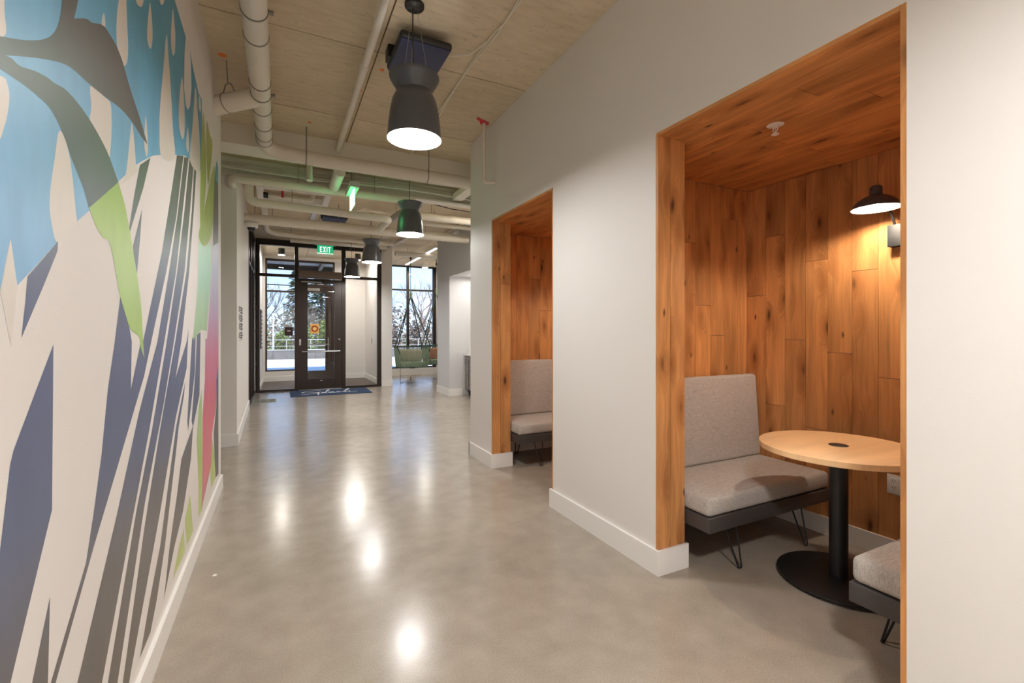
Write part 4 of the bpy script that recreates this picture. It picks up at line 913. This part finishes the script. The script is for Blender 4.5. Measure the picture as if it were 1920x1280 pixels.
# ------------------------------------------------------------------ niche cabinets
M_cab = mat('grey_cabinet_laminate', lin(134, 128, 126), .4, noise_amt=.06, stretch=(1, 1, 30))
t = thing('base_cabinet', (3.85, 8.9, 0), 'grey base cabinet with three drawers under the white counter in the kitchen niche', 'cabinet')
MB().box(3.52, 4.15, 7.2, 9.185, .12, .84).build('body', M_cab, t)
MB().box(3.58, 4.15, 7.2, 9.185, 0, .12).build('toe_kick', M_black, t)
for z0, z1 in ((.135, .42), (.43, .63), (.64, .83)):
    d = MB().box(3.50, 3.52, 9.0, 9.18, z0, z1, b=.002).build('drawer', M_cab, t)
    MB().tube([(3.50, 9.05, z1 - .06), (3.475, 9.05, z1 - .06), (3.475, 9.13, z1 - .06), (3.50, 9.13, z1 - .06)], .006, 8).build('drawer_pull', M_steel, d)
for k in range(3):
    d = MB().box(3.50, 3.52, 8.98 - .55*(k+1) + .005, 8.98 - .55*k, .135, .83, b=.002).build('cabinet_door', M_cab, t)
    MB().tube([(3.50, 8.95 - .55*k, .25), (3.465, 8.95 - .55*k, .25), (3.465, 8.95 - .55*k, .75), (3.50, 8.95 - .55*k, .75)], .008, 8).build('door_pull', M_steel, d)
tag(MB().box(3.47, 4.19, 7.18, 9.199, .84, .88, b=.003).build('countertop', M_trim), 'white countertop on the grey cabinets in the kitchen niche', 'countertop')
t = thing('counter_notice', (3.62, 9.1, .88), 'small white notice with blue and orange pictures standing on the kitchen counter', 'notice')
MB().box(3.56, 3.74, 9.08, 9.086, .881, 1.13).build('sheet', M_trim, t)
MB().box(3.58, 3.72, 9.077, 9.08, 1.05, 1.11).build('picture', mat('notice_blue', lin(80, 110, 160), .6), t)
MB().lathe([(.018, -.001), (.03, -.001)], (3.63, 9.08, 1.01), 16, axis='y').build('orange_ring', M_orange, t)
MB().lathe([(.018, -.001), (.03, -.001)], (3.63, 9.08, .94), 16, axis='y').build('blue_ring', bpy.data.materials['notice_blue'], t)
t = thing('niche_lamp', (3.8, 8.3, 2.45), 'strip lamp under the header of the kitchen niche', 'lamp')
MB().box(3.55, 3.60, 7.6, 9.0, 2.455, 2.489).build('housing', M_white_plastic, t)
MB().box(3.555, 3.595, 7.62, 8.98, 2.450, 2.455).build('diffuser', mat('niche_glow', (1, 1, 1, 1), emit=(1, .95, .88, 1), es=45), t)

# ------------------------------------------------------------------ hanging chairs
M_cord = mat('sage_cord', lin(140, 160, 138), .7, noise_amt=.08)
M_rope = mat('dark_green_rope', lin(56, 70, 66), .8)
def hchair(cx, cy, apex_z, cush, label, nslat=28, top=.95, bot=.43):
    t = thing('hanging_chair', (cx, cy, .4), label, 'chair', 'rope hanging chairs by the lounge window')
    def loop(hw, hd, z, n=40):
        out = []
        for k in range(n):
            a = 2*math.pi*k/n; c, s = math.cos(a), math.sin(a); e = .45
            out.append((cx + hw*math.copysign(abs(c)**e, c), cy + hd*math.copysign(abs(s)**e, s), z))
        return out
    def even(P_, n):
        P_ = [Vector(p) for p in P_] + [Vector(P_[0])]; L_ = [0]
        for i in range(1, len(P_)): L_.append(L_[-1] + (P_[i] - P_[i-1]).length)
        out = []; i = 0
        for k in range(n):
            s = L_[-1]*k/n
            while L_[i+1] < s: i += 1
            out.append(tuple(P_[i].lerp(P_[i+1], (s - L_[i])/(L_[i+1] - L_[i]))))
        return out
    T_, B_ = even(loop(.43, .34, top, 400), 72), even(loop(.385, .29, bot, 400), 72)
    MB().tube(T_ + [T_[0], T_[1]], .014, 8).build('top_rail', M_rope, t)
    MB().tube(B_ + [B_[0], B_[1]], .012, 8).build('bottom_rail', M_rope, t)
    MB().prism([(x, y) for x, y, z in B_], 'z', bot - .01, bot + .02).build('seat_base', M_cord, t)
    for k in range(72):
        p, q = Vector(T_[k]), Vector(B_[k])
        if p.y > cy + .1 and k % 3: continue
        MB().tube([p + Vector((0, 0, .012)), q - Vector((0, 0, .012))], .0085, 6).build('woven_cord', M_cord, t)
    MB().box(cx - .33, cx + .33, cy - .25, cy + .25, bot + .02, bot + .13, b=.03).build('seat_cushion', M_cush_g, t)
    MB().box(cx - .31, cx + .31, cy + .10, cy + .25, bot + .13, bot + .44, b=.04).build('back_cushion', cush, t)
    ap = (cx - .03, cy, apex_z)
    for x, y in ((-.43, -.26), (.43, -.26), (-.36, .30), (.36, .30)):
        q = (cx + x, cy + y, top); q2 = (cx + x*.55, cy + y*.85, bot - .015)
        MB().tube([ap, q, q2], .014, 8).build('rope', M_rope, t)
    MB().tube([(ap[0], ap[1], apex_z - .08), (ap[0] + .01, ap[1], apex_z + .05), (ap[0], ap[1], apex_z + .14)], [.022, .035, .02], 10).build('rope_knot', M_cord, t)
    MB().cyl((ap[0] - .01, ap[1], apex_z + .1), (ap[0] - .01, ap[1], 3.27), .006, 8).cyl((ap[0] + .02, ap[1], apex_z + .1), (ap[0] + .005, ap[1], 3.27), .004, 8).build('suspension_cord', M_rope, t)
    MB().lathe([(0, 3.23), (.03, 3.24), (.03, 3.28), (.012, 3.29), (.012, H)], (ap[0], ap[1], 0), 16).build('ceiling_hook', M_black, t)
    return t
M_cush_g = mat('sage_cushion', lin(150, 160, 140), .9)
hchair(3.09, 12.0, 2.27, mat('blush_cushion', lin(176, 160, 140), .9), 'sage green corded hanging chair in full view before the lounge window')
hchair(4.02, 12.75, 2.44, mat('rust_cushion', lin(190, 92, 58), .9), 'hanging chair with a rust orange cushion, half hidden by the grey wall')
t = thing('floor_tether', (2.95, 12.2, 0), 'thin grey cable trailing from the hanging chair to a floor hook', 'cable')
MB().tube([(2.80, 12.0, .40), (2.79, 12.02, .05), (2.82, 12.1, .012), (3.0, 12.3, .010), (3.2, 12.6, .012)], .006, 6).build('cord', M_band, t)
MB().lathe([(0, 0), (.035, 0), (.03, .03), (.012, .05), (.012, .11), (0, .12)], (3.22, 12.62, 0), 16).build('hook', M_band, t)
M_leaf = mat('plant_leaf', lin(86, 120, 76), .6, noise_amt=.2)
t = thing('potted_plant', (3.7, 14.33, .2), 'small leafy green plant on the window ledge behind the hanging chair', 'plant')
MB().lathe([(0, .2), (.09, .2), (.12, .42), (.11, .42), (.10, .40), (0, .40)], (3.7, 14.33, 0), 20).build('pot', M_black, t)
m = MB(); rp_ = random.Random(5)
for k in range(60):
    a = rp_.uniform(0, 6.28); e = rp_.uniform(.2, 1.3); ln_ = rp_.uniform(.18, .42); c = Vector((3.7, 14.33, .40))
    d = Vector((math.cos(a)*math.cos(e), math.sin(a)*math.cos(e)*.35, math.sin(e))); s = d.cross(Vector((0, 0, 1))).normalized() * .025
    a0 = c; a1 = c + d*ln_*.6; a2 = c + d*ln_ + Vector((0, 0, -.03)); m.add([a0, a1 - s, a2, a1 + s], [(0, 1, 2, 3)])
o = m.build('leaves', M_leaf, t); o['kind'] = 'stuff'

# ------------------------------------------------------------------ outdoors
M_ground = mat('winter_lawn', lin(120, 122, 84), .95, noise_amt=.25, noise_scale=.6)
struct(MB().box(-60, 90, 25.1, 120, -.3, -.05).build('terrain', M_ground))
wl = struct(MB().box(-12, 26, 24.85, 25.1, -.1, .44).build('retaining_wall', M_block))
rb = random.Random(3)
for k in range(30):
    x = -4 + k * .62; MB().box(x, x + .61, 24.78 + rb.uniform(-.004, .004), 24.86, 0, .44).build('stone_block', M_block, wl)
MB().box(-12, 26, 24.76, 25.12, .44, .465).build('coping', M_plaza, wl)
t = thing('railing', (2, 25.4, 0), 'thin white metal railing behind the low stone wall outside', 'railing')
for x in [-3 + 1.1*k for k in range(16)]: MB().cyl((x, 25.4, 0), (x, 25.4, .95), .014, 8).build('post', M_trim, t)
for z in (.62, .93): MB().cyl((-3.5, 25.4, z), (14, 25.4, z), .010, 8).build('rail', M_trim, t)
t = thing('light_pole', (-.28, 25.8, 0), 'slim white pole standing outside the left entrance window', 'pole')
MB().cyl((-.28, 25.8, 0), (-.28, 25.8, 2.15), .05, 12, r1=.035).build('shaft', M_trim, t)
MB().lathe([(0, 2.26), (.07, 2.22), (.07, 2.15), (0, 2.15)], (-.28, 25.8, 0), 16).build('cap', M_trim, t)
can = struct(MB().box(-6, 3.4, 14.62, 17.6, 3.62, 3.8).build('roof_canopy', mat('canopy_grey', lin(150, 146, 144), .7)))
for x in (-2.4, -.6, 1.2, 3.2): MB().box(x, x + .1, 14.62, 17.6, 3.47, 3.62).build('canopy_rafter', M_frame, can)
MB().box(-6, 3.4, 17.55, 17.68, 3.45, 3.82).build('canopy_fascia', M_frame, can)

M_bark = mat('grey_bark', lin(122, 106, 96), .9, noise_amt=.2)
M_bark2 = mat('reddish_twigs', lin(150, 128, 118), .9, noise_amt=.2)
M_con = mat('conifer_needles', lin(84, 96, 78), .8, noise_amt=.35, noise_scale=1.5)
M_shr = mat('shrub_leaves', lin(110, 128, 58), .8, noise_amt=.35, noise_scale=2)
M_dry = mat('dry_thicket', lin(146, 128, 112), .9, noise_amt=.35, noise_scale=.8)
def bare_tree(x, y, h, seed, label, m=None):
    r = random.Random(seed); t = thing('bare_tree', (x, y, -.05), label, 'tree', 'bare winter trees outside')
    tr, br = MB(), MB()
    def grow(p, d, ln, rad, lv):
        k = 3; pts = [p]
        for i in range(k):
            d = (d + Vector((r.uniform(-.18, .18), r.uniform(-.18, .18), r.uniform(-.02, .12)))).normalized(); p = p + d*ln/k; pts.append(p)
        (tr if lv == 0 else br).tube(pts, [rad, rad*.85, rad*.72, rad*.6], 5 if lv < 2 else 3, caps=False)
        if lv >= 5: return
        for q in range(3 if lv < 4 else 2):
            f = pts[r.choice((2, 3, 3))]; a = r.uniform(0, 6.28); s = r.uniform(.35, .75)
            o = d.orthogonal().normalized(); o = Matrix.Rotation(a, 3, d) @ o
            grow(f, (d + o*s).normalized(), ln*r.uniform(.62, .8), rad*.58, lv + 1)
    grow(Vector((x, y, -.1)), Vector((0, 0, 1)), h*.30, h*.018, 0)
    tr.build('trunk', m or M_bark, t); br.build('branches', m or M_bark, t); return t
def conifer(x, y, h, w, seed, label):
    r = random.Random(seed); t = thing('conifer', (x, y, -.05), label, 'tree', 'conifers outside')
    MB().cyl((x, y, -.1), (x, y, h*.95), .16, 8, r1=.03).build('trunk', M_bark, t)
    m = MB(); n = 1500
    for k in range(n):
        f = r.random()**.8; z = h*(.10 + .90*f); rad = w*(1 - f)**.9 + .05; a = r.uniform(0, 6.28); rr_ = rad*r.uniform(.25, 1)
        c = Vector((x + rr_*math.cos(a), y + rr_*math.sin(a), z - rr_*.25)); d = Vector((math.cos(a), math.sin(a), -.35)).normalized()
        s = d.cross(Vector((0, 0, 1))).normalized()*r.uniform(.06, .14); u = Vector((0, 0, r.uniform(-.06, .06))); ln = r.uniform(.25, .5)
        m.add([c, c + d*ln*.5 - s + u, c + d*ln, c + d*ln*.5 + s - u], [(0, 1, 2, 3)])
    o = m.build('foliage', M_con, t); return t
def shrub(x, y, h, w, seed, m_, label, name='shrub', n=700, z0=-.05):
    r = random.Random(seed); t = thing(name, (x, y, z0), label, 'shrub', 'shrubs behind the stone wall')
    for q in range(3): MB
    st = MB()
    for q in range(6): a = r.uniform(0, 6.28); st.cyl((x, y, z0), (x + w*.3*math.cos(a), y + w*.3*math.sin(a), z0 + h*.6), .02, 5)
    st.build('stems', M_bark, t)
    m = MB()
    for k in range(n):
        a = r.uniform(0, 6.28); e = r.uniform(-.3, 1.57); rad = r.random()**.4
        c = Vector((x + w*rad*math.cos(a)*math.cos(e), y + w*rad*math.sin(a)*math.cos(e), z0 + h*.25 + h*.75*rad*math.sin(e)))
        s = r.uniform(.04, .09); v1 = Vector((r.uniform(-1, 1), r.uniform(-1, 1), r.uniform(-1, 1))).normalized()*s; v2 = Vector((r.uniform(-1, 1), r.uniform(-1, 1), r.uniform(-1, 1))).normalized()*s
        if c.z < z0: c.z = z0 + .05
        m.add([c - v1, c + v2, c + v1, c - v2], [(0, 1, 2, 3)])
    m.build('foliage', m_, t); return t
for i, (x, y, h, c) in enumerate(((-2.4, 33, 5.2, 0), (-1.0, 36, 6.0, 0), (.1, 31, 4.6, 0), (4.6, 31.5, 5.6, 0), (4.2, 43, 6.0, 0), (6.9, 29.5, 4.6, 0), (8.8, 33, 6.2, 1), (10.2, 36, 7.0, 1), (6.6, 36, 6.0, 1), (11.5, 31, 5.0, 1), (14.6, 41, 7.4, 0))):
    where = ['leftmost, seen through the left entrance window', 'behind the white pole', 'left of the tall conifer', 'seen at the right of the door glass', 'far behind the door glass', 'leftmost in the lounge window', 'left of the lounge window mullion', 'tallest, behind the lounge window mullion', 'far back in the lounge window', 'right of the hanging chair ropes', 'rightmost in the lounge window'][i]
    bare_tree(x, y, h, 20 + i, 'bare winter tree ' + where, M_bark2 if c else M_bark)
conifer(1.35, 40, 6.9, 1.5, 1, 'tall dark conifer at the right of the left entrance window')
conifer(2.55, 34, 6.0, 1.2, 2, 'dark conifer framed by the glass of the entrance door')
conifer(5.4, 41, 6.5, 2.0, 3, 'conifer hidden behind the lobby wall between both windows')
for i, x in enumerate((-1.9, -.9, .1, 1.2, 2.2, 3.2, 6.0, 7.2, 8.4, 9.6, 10.8)):
    shrub(x, 27.2, 1.75 + .35*math.sin(i*2.1), .47, 50 + i, M_shr if i < 6 else M_dry, ['olive green shrub %s' % w_ for w_ in ('left of the white pole', 'behind the white pole', 'right of the white pole', 'at the edge of the entrance door', 'in the middle of the door glass', 'at the right of the door glass')][i] if i < 6 else ['dry brown shrub %s' % w_ for w_ in ('left behind the pillar', 'at the left edge of the lounge window', 'left of the lounge mullion', 'right of the lounge mullion', 'at the right of the lounge window')][i-6])
m = MB(); r_ = random.Random(9)
for k in range(9000):
    x = r_.uniform(-14, 30); y = r_.uniform(46, 50); z = (r_.random()**1.3)*(3.0 + 1.0*math.sin(x*.7)); s = r_.uniform(.08, .22)
    v1 = Vector((r_.uniform(-1, 1), r_.uniform(-1, 1), r_.uniform(-1, 1))).normalized()*s; v2 = Vector((r_.uniform(-1, 1), r_.uniform(-1, 1), r_.uniform(-1, 1))).normalized()*s; c = Vector((x, y, z))
    m.add([c - v1, c + v2, c + v1, c - v2], [(0, 1, 2, 3)])
o = m.build('distant_thicket', M_dry); tag(o, 'distant brown winter thicket forming the horizon beyond the plaza', 'thicket', kind='stuff')

tag(MB().prism([(-.333, 3.02), (-.315, 3.015), (-.308, 3.03), (-.325, 3.04)], 'z', .0005, .003).build('paper_scrap', M_trim), 'tiny white scrap lying on the concrete floor near the mural baseboard', 'scrap')
